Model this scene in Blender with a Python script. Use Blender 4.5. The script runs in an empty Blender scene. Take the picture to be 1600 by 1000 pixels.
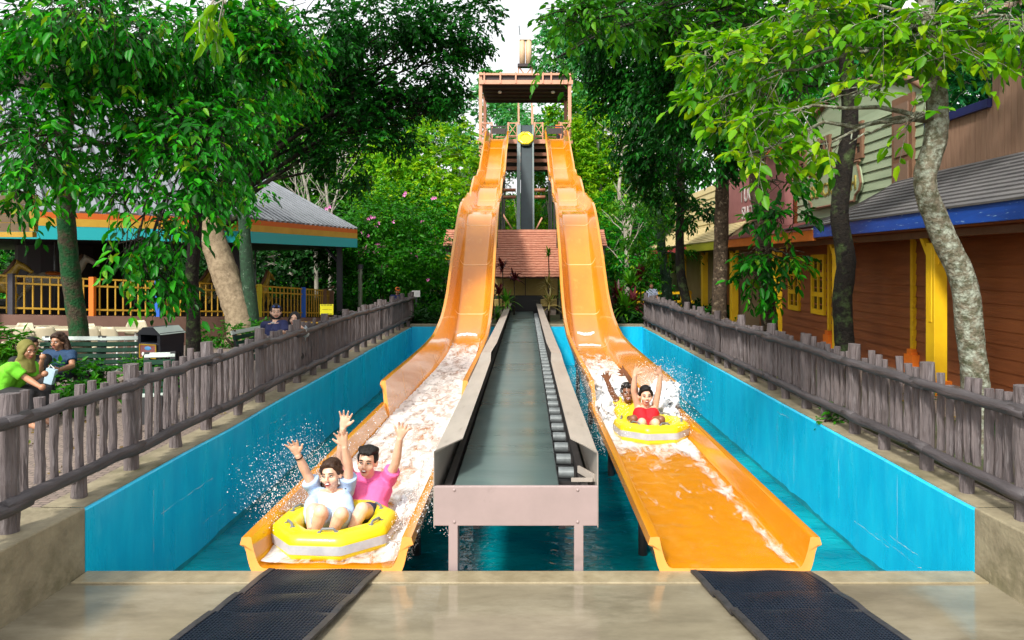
import bpy, bmesh, math, random
import numpy as np
from mathutils import Vector, Matrix, noise
R = math.radians
scene = bpy.context.scene
COL = scene.collection
F, CX, CY, EYE = 1150.0, 822.0, 412.0, 2.5
def P(px, py, d):
    return Vector(((px - CX) * d / F, d, EYE - (py - CY) * d / F))
def V(*a): return Vector(a)

# ------------------------------------------------------------ materials
MATS = {}
def nt(m):
    m.use_nodes = True
    t = m.node_tree
    return t, t.nodes, t.links
def mat(name, c1, c2=None, scale=6.0, rough=0.6, bump=0.0, bscale=40.0, stretch=(1, 1, 1), spec=0.5,
        metallic=0.0, coat=0.0, c3=None, s3=1.5, t3=(0.55, 0.7), rvar=0.0, detail=6.0, lo=0.35, hi=0.65):
    if name in MATS: return MATS[name]
    m = bpy.data.materials.new(name)
    t, N, L = nt(m)
    b = N['Principled BSDF']
    b.inputs['Roughness'].default_value = rough
    b.inputs['Specular IOR Level'].default_value = spec
    b.inputs['Metallic'].default_value = metallic
    b.inputs['Coat Weight'].default_value = coat
    b.inputs['Coat Roughness'].default_value = 0.08
    b.inputs['Base Color'].default_value = (*c1, 1)
    tc = N.new('ShaderNodeTexCoord')
    mp = N.new('ShaderNodeMapping'); mp.inputs['Scale'].default_value = stretch
    L.new(tc.outputs['Object'], mp.inputs['Vector'])
    col = None
    if c2 is not None:
        n = N.new('ShaderNodeTexNoise'); n.inputs['Scale'].default_value = scale; n.inputs['Detail'].default_value = detail
        n.inputs['Roughness'].default_value = 0.65
        L.new(mp.outputs[0], n.inputs['Vector'])
        r = N.new('ShaderNodeValToRGB')
        r.color_ramp.elements[0].position = lo; r.color_ramp.elements[0].color = (*c1, 1)
        r.color_ramp.elements[1].position = hi; r.color_ramp.elements[1].color = (*c2, 1)
        L.new(n.outputs['Fac'], r.inputs['Fac'])
        col = r.outputs['Color']
    if c3 is not None:
        n3 = N.new('ShaderNodeTexNoise'); n3.inputs['Scale'].default_value = s3; n3.inputs['Detail'].default_value = 8
        n3.inputs['Roughness'].default_value = 0.7
        L.new(mp.outputs[0], n3.inputs['Vector'])
        r3 = N.new('ShaderNodeValToRGB')
        r3.color_ramp.elements[0].position = t3[0]; r3.color_ramp.elements[1].position = t3[1]
        L.new(n3.outputs['Fac'], r3.inputs['Fac'])
        mx = N.new('ShaderNodeMix'); mx.data_type = 'RGBA'
        L.new(r3.outputs['Color'], mx.inputs[0])
        if col is not None: L.new(col, mx.inputs[6])
        else: mx.inputs[6].default_value = (*c1, 1)
        mx.inputs[7].default_value = (*c3, 1)
        col = mx.outputs[2]
    if col is not None: L.new(col, b.inputs['Base Color'])
    if rvar:
        n4 = N.new('ShaderNodeTexNoise'); n4.inputs['Scale'].default_value = scale * 0.6; n4.inputs['Detail'].default_value = 5
        L.new(mp.outputs[0], n4.inputs['Vector'])
        mr = N.new('ShaderNodeMapRange'); mr.inputs[1].default_value = 0.35; mr.inputs[2].default_value = 0.65
        mr.inputs[3].default_value = max(0.02, rough - rvar); mr.inputs[4].default_value = rough + rvar
        L.new(n4.outputs['Fac'], mr.inputs[0]); L.new(mr.outputs[0], b.inputs['Roughness'])
    if bump:
        nb = N.new('ShaderNodeTexNoise'); nb.inputs['Scale'].default_value = bscale; nb.inputs['Detail'].default_value = 6
        L.new(mp.outputs[0], nb.inputs['Vector'])
        bp = N.new('ShaderNodeBump'); bp.inputs['Strength'].default_value = bump; bp.inputs['Distance'].default_value = 0.02
        L.new(nb.outputs['Fac'], bp.inputs['Height']); L.new(bp.outputs[0], b.inputs['Normal'])
    MATS[name] = m
    return m
def leaf_mat(name, cols, trans=0.35, rough=0.38, tcol=None):
    if name in MATS: return MATS[name]
    m = bpy.data.materials.new(name)
    t, N, L = nt(m)
    b = N['Principled BSDF']; out = N['Material Output']
    b.inputs['Roughness'].default_value = rough
    b.inputs['Specular IOR Level'].default_value = 0.22
    at = N.new('ShaderNodeAttribute'); at.attribute_name = 'rnd'
    r = N.new('ShaderNodeValToRGB')
    els = r.color_ramp.elements
    while len(els) < len(cols): els.new(0.5)
    for i, c in enumerate(cols):
        els[i].position = i / (len(cols) - 1); els[i].color = (*c, 1)
    L.new(at.outputs['Fac'], r.inputs['Fac'])
    L.new(r.outputs['Color'], b.inputs['Base Color'])
    tr = N.new('ShaderNodeBsdfTranslucent')
    mul = N.new('ShaderNodeMix'); mul.data_type = 'RGBA'; mul.blend_type = 'MULTIPLY'; mul.inputs[0].default_value = 1
    L.new(r.outputs['Color'], mul.inputs[6]); mul.inputs[7].default_value = (*(tcol or (1.6, 1.5, 0.5)), 1)
    L.new(mul.outputs[2], tr.inputs['Color'])
    ms = N.new('ShaderNodeMixShader'); ms.inputs[0].default_value = trans
    L.new(b.outputs[0], ms.inputs[1]); L.new(tr.outputs[0], ms.inputs[2]); L.new(ms.outputs[0], out.inputs['Surface'])
    MATS[name] = m
    return m

# ------------------------------------------------------------ object helpers
def root_loc(o):
    p = Vector((0, 0, 0))
    while o is not None:
        p += o.location; o = o.parent
    return p
def tag(o, label=None, cat=None, group=None, kind=None):
    if label: o['label'] = label
    if cat: o['category'] = cat
    if group: o['group'] = group
    if kind: o['kind'] = kind
    return o
def thing(name, label, cat, loc, group=None):
    o = bpy.data.objects.new(name, None); COL.objects.link(o)
    o.empty_display_size = 0.2
    o.location = loc
    return tag(o, label, cat, group)
def copy_tree(o, parent=None):
    c = o.copy(); COL.objects.link(c)
    if parent is not None: c.parent = parent
    for ch in list(o.children): copy_tree(ch, c)
    return c
def smooth(me, on=True):
    me.polygons.foreach_set('use_smooth', [on] * len(me.polygons))

class MB:
    def __init__(s): s.v = []; s.f = []; s.mi = []
    def add(s, vs, fs, mi=0):
        n = len(s.v); s.v += [tuple(x) for x in vs]
        s.f += [tuple(i + n for i in q) for q in fs]; s.mi += [mi] * len(fs)
        return s
    def box(s, c, size, rot=None, mi=0, taper=1.0):
        c = Vector(c); h = Vector(size) / 2
        vs = []
        for z in (-1, 1):
            k = taper if z > 0 else 1.0
            for x, y in ((-1, -1), (1, -1), (1, 1), (-1, 1)):
                p = Vector((x * h.x * k, y * h.y * k, z * h.z))
                if rot is not None: p = rot @ p
                vs.append(c + p)
        return s.add(vs, [(0, 3, 2, 1), (4, 5, 6, 7), (0, 1, 5, 4), (1, 2, 6, 5), (2, 3, 7, 6), (3, 0, 4, 7)], mi)
    def beam(s, a, b, w, h, up=(0, 0, 1), mi=0):
        a = Vector(a); b = Vector(b); d = (b - a).normalized(); up = Vector(up)
        if abs(d.dot(up)) > 0.98: up = Vector((0, 1, 0))
        r = d.cross(up).normalized(); u = r.cross(d).normalized()
        vs = [p + r * x * w / 2 + u * y * h / 2 for p in (a, b) for x, y in ((-1, -1), (1, -1), (1, 1), (-1, 1))]
        return s.add(vs, [(0, 1, 2, 3), (7, 6, 5, 4), (0, 4, 5, 1), (1, 5, 6, 2), (2, 6, 7, 3), (3, 7, 4, 0)], mi)
    def tube(s, pts, rad, seg=8, mi=0, cap=True, flat=None, wob=0.0, rng=None):
        pts = [Vector(p) for p in pts]
        n = len(pts)
        if not hasattr(rad, '__len__'): rad = [rad] * n
        ref = None; vs = []
        for i, p in enumerate(pts):
            d = (pts[min(i + 1, n - 1)] - pts[max(i - 1, 0)]).normalized()
            if ref is None:
                ref = Vector((0, 0, 1)) if abs(d.z) < 0.9 else Vector((1, 0, 0))
                if flat is not None: ref = Vector(flat)
            r = d.cross(ref)
            if r.length < 1e-5: r = d.orthogonal()
            r.normalize(); u = r.cross(d).normalized(); ref = u
            rr = rad[i]
            ra, rb = (rr if hasattr(rr, '__len__') else (rr, rr))
            for k in range(seg):
                a = 2 * math.pi * k / seg
                w = 1 + (rng.uniform(-wob, wob) if wob else 0)
                vs.append(p + r * math.cos(a) * ra * w + u * math.sin(a) * rb * w)
        fs = []
        for i in range(n - 1):
            for k in range(seg):
                k2 = (k + 1) % seg
                fs.append((i * seg + k, i * seg + k2, (i + 1) * seg + k2, (i + 1) * seg + k))
        if cap:
            fs.append(tuple(range(seg))[::-1]); fs.append(tuple((n - 1) * seg + k for k in range(seg)))
        return s.add(vs, fs, mi)
    def ell(s, c, rad, mat3=None, seg=14, rings=10, mi=0):
        c = Vector(c); vs = [Vector((0, 0, 1))]
        for i in range(1, rings):
            th = math.pi * i / rings
            for k in range(seg):
                a = 2 * math.pi * k / seg
                vs.append(Vector((math.sin(th) * math.cos(a), math.sin(th) * math.sin(a), math.cos(th))))
        vs.append(Vector((0, 0, -1)))
        out = []
        for q in vs:
            q = Vector((q.x * rad[0], q.y * rad[1], q.z * rad[2]))
            if mat3 is not None: q = mat3 @ q
            out.append(c + q)
        fs = [(0, 1 + k, 1 + (k + 1) % seg) for k in range(seg)]
        for i in range(rings - 2):
            for k in range(seg):
                a = 1 + i * seg + k; b = 1 + i * seg + (k + 1) % seg
                fs.append((a, a + seg, b + seg, b))
        e = len(vs) - 1; o = 1 + (rings - 2) * seg
        fs += [(e, o + (k + 1) % seg, o + k) for k in range(seg)]
        return s.add(out, fs, mi)
    def prism(s, poly, axis, t, mi=0):
        """poly: world points of a planar outline; axis: extrusion vector"""
        n = len(poly); ax = Vector(axis) * t
        vs = [Vector(p) for p in poly] + [Vector(p) + ax for p in poly]
        fs = [tuple(range(n))[::-1], tuple(range(n, 2 * n))] + [(i, (i + 1) % n, n + (i + 1) % n, n + i) for i in range(n)]
        return s.add(vs, fs, mi)
    def grid(s, rows, closed=False, mi=0):
        """rows: list of lists of points"""
        m = len(rows[0]); vs = [p for r in rows for p in r]; fs = []
        for i in range(len(rows) - 1):
            for k in range(m if closed else m - 1):
                k2 = (k + 1) % m
                fs.append((i * m + k, i * m + k2, (i + 1) * m + k2, (i + 1) * m + k))
        return s.add(vs, fs, mi)
    def build(s, name, mats, parent=None, sm=False, loc=None, bevel=0.0, fix=False, bseg=2):
        mats = [] if mats is None else mats
        if not isinstance(mats, (list, tuple)): mats = [mats]
        off = root_loc(parent) if parent is not None else (Vector(loc) if loc is not None else Vector((0, 0, 0)))
        me = bpy.data.meshes.new(name)
        me.from_pydata([(x - off.x, y - off.y, z - off.z) for x, y, z in s.v], [], s.f)
        for m in mats: me.materials.append(m)
        if len(mats) > 1: me.polygons.foreach_set('material_index', s.mi)
        if fix:
            bm = bmesh.new(); bm.from_mesh(me); bmesh.ops.remove_doubles(bm, verts=bm.verts, dist=1e-5)
            bmesh.ops.recalc_face_normals(bm, faces=bm.faces); bm.to_mesh(me); bm.free()
        if sm: smooth(me)
        me.update()
        o = bpy.data.objects.new(name, me); COL.objects.link(o)
        if parent is not None: o.parent = parent
        elif loc is not None: o.location = loc
        if bevel:
            md = o.modifiers.new('bevel', 'BEVEL'); md.width = bevel; md.segments = bseg; md.limit_method = 'ANGLE'; md.angle_limit = R(35)
            md.harden_normals = False
        return o
def bake(o):
    """apply the modifiers of a fresh object"""
    dg = bpy.context.evaluated_depsgraph_get(); dg.update()
    me = bpy.data.meshes.new_from_object(o.evaluated_get(dg)); old = o.data
    o.modifiers.clear(); o.data = me
    me.name = o.name
    bpy.data.meshes.remove(old)
    return o
def voxel(o, size, sm=0, noise_s=0):
    md = o.modifiers.new('rm', 'REMESH'); md.mode = 'VOXEL'; md.voxel_size = size; md.use_smooth_shade = True
    if sm:
        s2 = o.modifiers.new('sm', 'SMOOTH'); s2.factor = 0.5; s2.iterations = sm
    mats = list(o.data.materials)
    bake(o)
    o.data.materials.clear()
    for m in mats: o.data.materials.append(m)
    smooth(o.data)
    return o
def text(name, body, size, mat_, parent, M, depth=0.01, align='CENTER'):
    cu = bpy.data.curves.new(name, 'FONT'); cu.body = body; cu.size = size; cu.extrude = depth; cu.align_x = align; cu.align_y = 'CENTER'
    o = bpy.data.objects.new(name, cu); COL.objects.link(o)
    dg = bpy.context.evaluated_depsgraph_get(); dg.update()
    me = bpy.data.meshes.new_from_object(o.evaluated_get(dg))
    bpy.data.objects.remove(o); bpy.data.curves.remove(cu)
    me.transform(M); off = root_loc(parent); me.transform(Matrix.Translation(-off))
    me.materials.clear(); me.materials.append(mat_); me.name = name
    o = bpy.data.objects.new(name, me); COL.objects.link(o); o.parent = parent
    return o

# ------------------------------------------------------------ foliage
UP = np.array([0., 0., 1.])
def nrm(a): return a / np.maximum(np.linalg.norm(a, axis=-1, keepdims=True), 1e-9)
def leaf_arrays(base, tdir, tlen, m, L, W, droop, rg, bend=0.2, up_bias=1.0):
    """twigs -> leaf vertex array (n*6,3) and per-leaf random"""
    n = len(base)
    f = (np.arange(m) + 1) / m
    fj = np.clip(f[None, :] + rg.uniform(-.08, .08, (n, m)), 0.05, 1.0)
    td = tdir[:, None, :].repeat(m, 1)
    pos = base[:, None, :] + td * (fj * tlen[:, None])[..., None]
    pos[..., 2] -= (fj ** 2) * (tlen * droop * 0.6)[:, None]
    side = nrm(np.cross(tdir, UP) + 1e-4)
    sg = np.where(np.arange(m) % 2 == 0, 1., -1.)
    last = (np.arange(m) == m - 1)
    k_side = np.where(last, 0.15, 0.85)[None, :, None] * sg[None, :, None]
    ld = td * np.where(last, 1.0, 0.55)[None, :, None] + side[:, None, :] * k_side + rg.normal(0, .28, (n, m, 3))
    ld[..., 2] -= droop
    ld = nrm(ld)
    nr = np.array([0, 0, up_bias]) + rg.normal(0, .45, (n, m, 3))
    w = nrm(np.cross(nr, ld)); nr = nrm(np.cross(ld, w))
    sc = rg.uniform(.5, 1.2, (n, m, 1))
    Ls = L * sc; Ws = W * sc
    prof = [(0, 0, 0), (.26, .46, .05), (.66, .38, 0.02), (1.0, 0, -bend), (.66, -.38, 0.02), (.26, -.46, .05)]
    out = np.empty((n, m, 6, 3))
    for i, (a, b, c) in enumerate(prof):
        out[:, :, i, :] = pos + ld * Ls * a + w * Ws * b + nr * Ls * c
    clump = np.repeat(rg.uniform(0, 1, (n, 1)), m, 1)
    rnd = np.clip(.55 * clump + .45 * rg.uniform(0, 1, (n, m)), 0, 1)
    return out.reshape(-1, 3), rnd.reshape(-1)
def blob_twigs(c, r, n, rg, clump=26, shell=.5, droop=.3, spread=.34):
    """twig bases and directions clumped in an ellipsoid"""
    k = max(3, n // clump)
    d = nrm(rg.normal(0, 1, (k, 3)))
    rad = shell + (1 - shell) * rg.uniform(0, 1, (k, 1)) ** .6
    cc = d * rad
    idx = rg.integers(0, k, n)
    off = rg.normal(0, spread, (n, 3)); off[:, 2] *= .7
    q = cc[idx] + off
    q = q * np.minimum(1, 1.12 / np.maximum(np.linalg.norm(q, axis=1, keepdims=True), 1e-6))
    base = np.array(c) + q * np.array(r)
    t = nrm(q) * .8 + rg.normal(0, .45, (n, 3)); t[:, 2] -= droop
    return base, nrm(t)
def mesh_np(name, verts, quads, mats, midx=None, rnd=None, parent=None, sm=False):
    off = np.array(root_loc(parent)) if parent is not None else np.zeros(3)
    me = bpy.data.meshes.new(name)
    nv, nf = len(verts), len(quads)
    me.vertices.add(nv); me.loops.add(nf * 4); me.polygons.add(nf)
    me.vertices.foreach_set('co', (verts - off).astype(np.float32).ravel())
    me.loops.foreach_set('vertex_index', quads.astype(np.int32).ravel())
    me.polygons.foreach_set('loop_start', np.arange(nf, dtype=np.int32) * 4)
    me.polygons.foreach_set('loop_total', np.full(nf, 4, dtype=np.int32))
    for m in mats: me.materials.append(m)
    if midx is not None: me.polygons.foreach_set('material_index', midx.astype(np.int32))
    if sm: me.polygons.foreach_set('use_smooth', np.ones(nf, dtype=bool))
    me.update(calc_edges=True)
    if rnd is not None:
        a = me.attributes.new('rnd', 'FLOAT', 'FACE'); a.data.foreach_set('value', rnd.astype(np.float32))
    me.validate()
    o = bpy.data.objects.new(name, me); COL.objects.link(o)
    if parent is not None: o.parent = parent
    return o
def crown(name, parent, blobs, mt, L, W, tl, m=7, droop=.35, seed=1, twig_mat=None, dens=1.0, bend=.2, clump=26, shell=.5, up_bias=1.0, spread=.34):
    """blobs: (centre, radii, n twigs)"""
    rg = np.random.default_rng(seed)
    VV, RR, TB, TT, TL = [], [], [], [], []
    for c, r, n in blobs:
        n = max(4, int(n * dens))
        b, t = blob_twigs(c, r, n, rg, clump, shell, droop * .6, spread)
        l = tl * rg.uniform(.6, 1.3, n)
        v, rn = leaf_arrays(b, t, l, m, L, W, droop, rg, bend, up_bias)
        VV.append(v); RR.append(rn); TB.append(b); TT.append(t); TL.append(l)
    v = np.concatenate(VV); rn = np.concatenate(RR)
    nl = len(v) // 6
    i0 = np.arange(nl)[:, None] * 6
    q = np.concatenate([i0 + np.array([[0, 1, 2, 3]]), i0 + np.array([[0, 3, 4, 5]])], 1).reshape(-1, 4)
    rnd = np.repeat(rn, 2); midx = np.zeros(len(q)); mats = [mt]
    if twig_mat is not None:
        b = np.concatenate(TB); t = np.concatenate(TT); l = np.concatenate(TL)
        s = nrm(np.cross(t, UP) + 1e-4); u = np.cross(s, t)
        w = L * .035
        ring = [s * w, (-s * .5 + u * .87) * w, (-s * .5 - u * .87) * w]
        b0 = b - t * l[:, None] * .5
        e = b + t * l[:, None]; e[:, 2] -= l * droop * .6
        mid = b + t * l[:, None] * .5; mid[:, 2] -= l * droop * .15
        tv = np.stack([b0 + ring[0], b0 + ring[1], b0 + ring[2], mid + ring[0] * .8, mid + ring[1] * .8, mid + ring[2] * .8, e + ring[0] * .4, e + ring[1] * .4, e + ring[2] * .4], 1).reshape(-1, 3)
        j0 = np.arange(len(b))[:, None] * 9 + len(v)
        tq = np.concatenate([j0 + np.array([[k, (k + 1) % 3, 3 + (k + 1) % 3, 3 + k]]) for k in range(3)] + [j0 + np.array([[3 + k, 3 + (k + 1) % 3, 6 + (k + 1) % 3, 6 + k]]) for k in range(3)], 1).reshape(-1, 4)
        v = np.concatenate([v, tv]); q = np.concatenate([q, tq])
        midx = np.concatenate([midx, np.ones(len(tq))]); rnd = np.concatenate([rnd, np.zeros(len(tq))]); mats = [mt, twig_mat]
    return mesh_np(name, v, q, mats, midx, rnd, parent)
def curve_pts(a, b, sag, n, rng, wob=.06):
    a = Vector(a); b = Vector(b); l = (b - a).length; out = []
    for i in range(n + 1):
        t = i / n
        p = a.lerp(b, t) + Vector((0, 0, sag * l * 4 * t * (1 - t)))
        if 0 < i < n: p += Vector((rng.uniform(-1, 1), rng.uniform(-1, 1), rng.uniform(-1, 1))) * wob * l
        out.append(p)
    return out
def spline(pts, rad, n=4):
    """Catmull-Rom through pts with radii"""
    po, ro = [], []
    m = len(pts)
    for i in range(m - 1):
        p0, p1, p2, p3 = pts[max(i - 1, 0)], pts[i], pts[i + 1], pts[min(i + 2, m - 1)]
        for k in range(n):
            t = k / n; t2 = t * t; t3 = t2 * t
            po.append(.5 * ((2 * p1) + (p2 - p0) * t + (2 * p0 - 5 * p1 + 4 * p2 - p3) * t2 + (3 * p1 - p0 - 3 * p2 + p3) * t3))
            ro.append(rad[i] * (1 - t) + rad[i + 1] * t)
    po.append(pts[-1]); ro.append(rad[-1])
    return po, ro
def tree(name, label, trunk, rad, blobs, bark, leaf, L, W, tl, m=7, seed=1, group=None, cat='tree', twigs=False, dens=1.0,
         droop=.35, limb=.5, subs=3, clump=26, shell=.5, bend=.2, roots=True, extra_limbs=(), attach=.55, spread=.34, limb_bark=None):
    """trunk: world points from the foot up; blobs: (centre, radii, n twigs)"""
    rng = random.Random(seed)
    foot = trunk[0]
    t = thing(name, label, cat, foot, group)
    mb = MB()
    pts, rr = spline([Vector(p) for p in trunk], list(rad), 6)
    if roots:
        rr = [r * (1 + .55 * math.exp(-i * .9)) for i, r in enumerate(rr)]
        pts[0] = pts[0] - Vector((0, 0, .15))
    mb.tube(pts, rr, 14, wob=.05, rng=rng)
    top = len(pts)
    lm = MB()
    for c, r, n in blobs:
        c = Vector(c)
        k = min(range(int(top * attach), top), key=lambda i: (pts[i] - c).length + (2.0 if pts[i].z > c.z + .5 else 0) * 0.5)
        a = pts[k]; l = (c - a).length
        if l < .05: continue
        r0 = min(rr[k] * .75, max(.018, rr[k] * limb * min(1, .35 + l * .1)))
        cp = curve_pts(a, c, .08, 5, rng, .035)
        n_ = len(cp)
        lm.tube(cp, [r0 * (1 - .8 * i / (n_ - 1)) + .006 for i in range(n_)], 7)
        for _ in range(subs):
            j = rng.randint(2, n_ - 1); dirv = Vector((rng.gauss(0, 1), rng.gauss(0, 1), rng.gauss(0, 1))).normalized()
            e = c + Vector((dirv.x * r[0], dirv.y * r[1], dirv.z * r[2])) * .85
            sp = curve_pts(cp[j], e, .06, 4, rng, .05)
            rs = r0 * .38
            lm.tube(sp, [rs * (1 - .8 * i / 4) + .004 for i in range(5)], 5)
    for pl, ra in extra_limbs:
        p2, r2 = spline([Vector(p) for p in pl], list(ra), 4)
        lm.tube(p2, r2, 7)
    mb.build('trunk', bark, t, sm=True)
    if lm.v: lm.build('branches', limb_bark or bark, t, sm=True)
    if leaf is not None:
        crown('crown', t, blobs, leaf, L, W, tl, m, droop, seed, bark if twigs else None, dens, bend, clump, shell, spread=spread)
    return t
def B(px, py, d, rx, ry, n, rz=None):
    k = d / F
    return (P(px, py, d), (rx * k, (rz if rz is not None else rx * .8) * k, ry * k), n)
# ------------------------------------------------------------ camera, light
cam = bpy.data.cameras.new('camera'); co = bpy.data.objects.new('camera', cam); COL.objects.link(co)
co.location = (0, 0, EYE); co.rotation_euler = (R(90), 0, 0)
cam.sensor_width = 36; cam.lens = 36 * F / 1600
cam.shift_x = -(CX - 800) / 1600; cam.shift_y = -(500 - CY) / 1600
cam.clip_start = 0.1; cam.clip_end = 1500
scene.camera = co
w = bpy.data.worlds.new('World'); scene.world = w; w.use_nodes = True
wt = w.node_tree; bg = wt.nodes['Background']
sky = wt.nodes.new('ShaderNodeTexSky'); sky.sky_type = 'NISHITA'; sky.sun_disc = False
SUN_EL, SUN_AZ = R(43), R(206)     # azimuth clockwise from +Y
sky.sun_elevation = SUN_EL; sky.sun_rotation = SUN_AZ
sky.air_density = 1.0; sky.dust_density = 6.0; sky.ozone_density = 1.0
hs = wt.nodes.new('ShaderNodeHueSaturation'); hs.inputs['Saturation'].default_value = 0.35
wt.links.new(sky.outputs[0], hs.inputs['Color'])
# thin bright overcast over the clear sky
mxs = wt.nodes.new('ShaderNodeMix'); mxs.data_type = 'RGBA'; mxs.inputs[0].default_value = .6; mxs.inputs[7].default_value = (6.9, 6.95, 7.0, 1)
wt.links.new(hs.outputs[0], mxs.inputs[6]); wt.links.new(mxs.outputs[2], bg.inputs['Color'])
bg.inputs['Strength'].default_value = 0.15
sl = bpy.data.lights.new('sun', 'SUN'); so = bpy.data.objects.new('sun', sl); COL.objects.link(so)
sl.energy = 2.8; sl.angle = R(7); sl.color = (1.0, 0.95, 0.86)
sd = Vector((math.sin(SUN_AZ) * math.cos(SUN_EL), math.cos(SUN_AZ) * math.cos(SUN_EL), math.sin(SUN_EL)))
so.rotation_euler = (-sd).to_track_quat('-Z', 'Y').to_euler()
so.location = sd * 50
scene.view_settings.view_transform = 'Standard'; scene.view_settings.look = 'None'
scene.view_settings.exposure = 0.66; scene.view_settings.gamma = 1.0
scene.render.engine = 'CYCLES'
cy = scene.cycles
cy.max_bounces = 7; cy.diffuse_bounces = 3; cy.glossy_bounces = 3; cy.transmission_bounces = 4; cy.transparent_max_bounces = 12
cy.sample_clamp_indirect = 6; cy.caustics_reflective = False; cy.caustics_refractive = False
cy.use_denoising = True

# ------------------------------------------------------------ materials of the place
M_deck = mat('wet_concrete', (.245, .215, .15), (.15, .13, .09), 1.6, rough=.09, rvar=.08, bump=.05, bscale=30, c3=(.31, .28, .205), s3=1.1, t3=(.5, .75), stretch=(.6, 1.6, 1))
M_lip = mat('worn_concrete', (.33, .28, .18), (.23, .19, .115), 5, rough=.3, bump=.2, bscale=30)
M_coping = mat('mossy_concrete', (.30, .26, .17), (.20, .17, .11), 5, rough=.75, bump=.35, bscale=26, c3=(.13, .12, .06), s3=1.3, t3=(.52, .7))
M_blue = mat('blue_pool_paint', (.010, .56, .84), (.005, .45, .75), 1.6, rough=.33, bump=.12, bscale=9, stretch=(2, 2, .6), c3=(.05, .62, .86), s3=2.2, t3=(.55, .8), rvar=.12)
M_bluedk = mat('blue_pool_floor', (.004, .12, .22), (.004, .09, .18), 2, rough=.5)
M_scr = mat('bare_plaster_scratch', (.55, .75, .8), rough=.6)
M_pave = mat('paving', (.24, .19, .15), (.16, .125, .1), 7, rough=.85, bump=.3, bscale=30)
M_soil = mat('soil', (.09, .07, .04), (.05, .045, .022), 5, rough=.95, bump=.5, bscale=20, c3=(.03, .06, .012), s3=.8, t3=(.45, .6))
M_log = mat('log_concrete', (.165, .138, .138), (.075, .062, .064), 8, rough=.6, bump=1.4, bscale=20, stretch=(2.2, 2.2, .22), c3=(.27, .245, .25), s3=9, t3=(.55, .75))
M_rail = mat('rail_concrete', (.085, .075, .08), (.05, .043, .046), 8, rough=.55, bump=.7, bscale=16, stretch=(2.2, .25, 2.2))
M_or = mat('orange_gelcoat', (.65, .255, .008), (.56, .20, .005), 1.3, rough=.16, coat=.6, bump=.03, bscale=3, stretch=(1, .35, 1), c3=(.72, .34, .04), s3=2.6, t3=(.55, .8))
M_or2 = mat('pale_orange_edge', (.86, .40, .10), (.80, .34, .07), 3, rough=.3, coat=.3)
M_seam = mat('pale_seam', (.86, .52, .22), rough=.4)
M_white = mat('white_paint', (.8, .8, .78), rough=.5)
M_black = mat('black_rubber', (.006, .011, .022), (.010, .015, .028), 12, rough=.34, bump=.1)
M_grey = mat('grey_pink_paint', (.36, .275, .265), (.31, .24, .23), 2.2, rough=.42, c3=(.24, .19, .18), s3=3.2, t3=(.58, .78))
M_guard = mat('grey_beige_sheet', (.42, .37, .32), (.34, .30, .26), 3, rough=.4, c3=(.25, .21, .17), s3=6, t3=(.6, .75), stretch=(2, .5, 2))
M_belt = mat('grey_green_belt', (.115, .165, .158), (.085, .128, .124), 1.5, rough=.33, rvar=.08, stretch=(.5, 2.2, 1), c3=(.11, .15, .145), s3=2.0, bump=.04, bscale=12)
M_dark = mat('dark_steel', (.02, .018, .018), (.035, .03, .03), 8, rough=.5)
M_roller = mat('galvanised_roller', (.20, .225, .23), (.13, .145, .15), 14, rough=.45, metallic=.3)
M_beltd = mat('dark_teal_belt', (.008, .028, .036), (.006, .02, .027), 3, rough=.5)

# ------------------------------------------------------------ ground
WZ = -.66
GZ = .5          # level of the paths beside the pool
PX = 3.62        # pool half width (right), left is -3.56
PXL = -3.56
D0, D1 = 5.95, 22.9
g = MB(); s_ = 400
g.add([(-s_, -60, -1.3), (s_, -60, -1.3), (s_, s_, -1.3), (-s_, s_, -1.3)], [(0, 1, 2, 3)])
tag(g.build('ground', M_soil), kind='structure')
def hill_z(x, y):
    t = min(1, max(0, (y - 36) / 45)); t = t * t * (3 - 2 * t)
    return GZ + 9.0 * t + .25 * noise.noise(Vector((x * .15, y * .15, 0)))* min(1, max(0, (y-30)/8))
g = MB(); rows = []
for j in range(40):
    y = D1 + .3 + j * 2.6
    rows.append([(x, y, hill_z(x, y)) for x in np.linspace(-70, 70, 60)])
g.grid(rows); tag(g.build('hillside', M_soil, sm=True), kind='structure')
def brick_mat():
    m = mat('brick_paving_mat', (.3, .2, .2))
    t, N, L = nt(m); b = N['Principled BSDF']
    tc = [n for n in N if n.type == 'TEX_COORD'][0]
    br = N.new('ShaderNodeTexBrick'); br.inputs['Scale'].default_value = 4.5; br.inputs['Mortar Size'].default_value = .025
    br.inputs['Color1'].default_value = (.25, .19, .16, 1); br.inputs['Color2'].default_value = (.19, .145, .125, 1); br.inputs['Mortar'].default_value = (.07, .06, .045, 1)
    L.new(tc.outputs['Object'], br.inputs['Vector']); L.new(br.outputs['Color'], b.inputs['Base Color'])
    bp = N.new('ShaderNodeBump'); bp.inputs['Strength'].default_value = .5; bp.inputs['Distance'].default_value = .01
    L.new(br.outputs['Fac'], bp.inputs['Height']); bp.invert = True; L.new(bp.outputs[0], b.inputs['Normal'])
    b.inputs['Roughness'].default_value = .8
    return m
M_brick = brick_mat()
for nm, xa, xb in (('path_left', -60, PXL - .34), ('path_right', PX + .34, 60)):
    g = MB(); g.box(((xa + xb) / 2, 10, GZ - .9), (abs(xb - xa), 26.4, 1.8)); tag(g.build(nm, M_brick), kind='structure')
g = MB(); g.box((0, 1.45, -.65), (7.9, 8.98, 1.3)); tag(g.build('deck', M_deck, bevel=.01), kind='structure')
g = MB(); g.box((.03, 5.85, .004), (7.17, .22, .022)); tag(g.build('deck_kerb', M_lip, bevel=.008), kind='structure')
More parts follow.
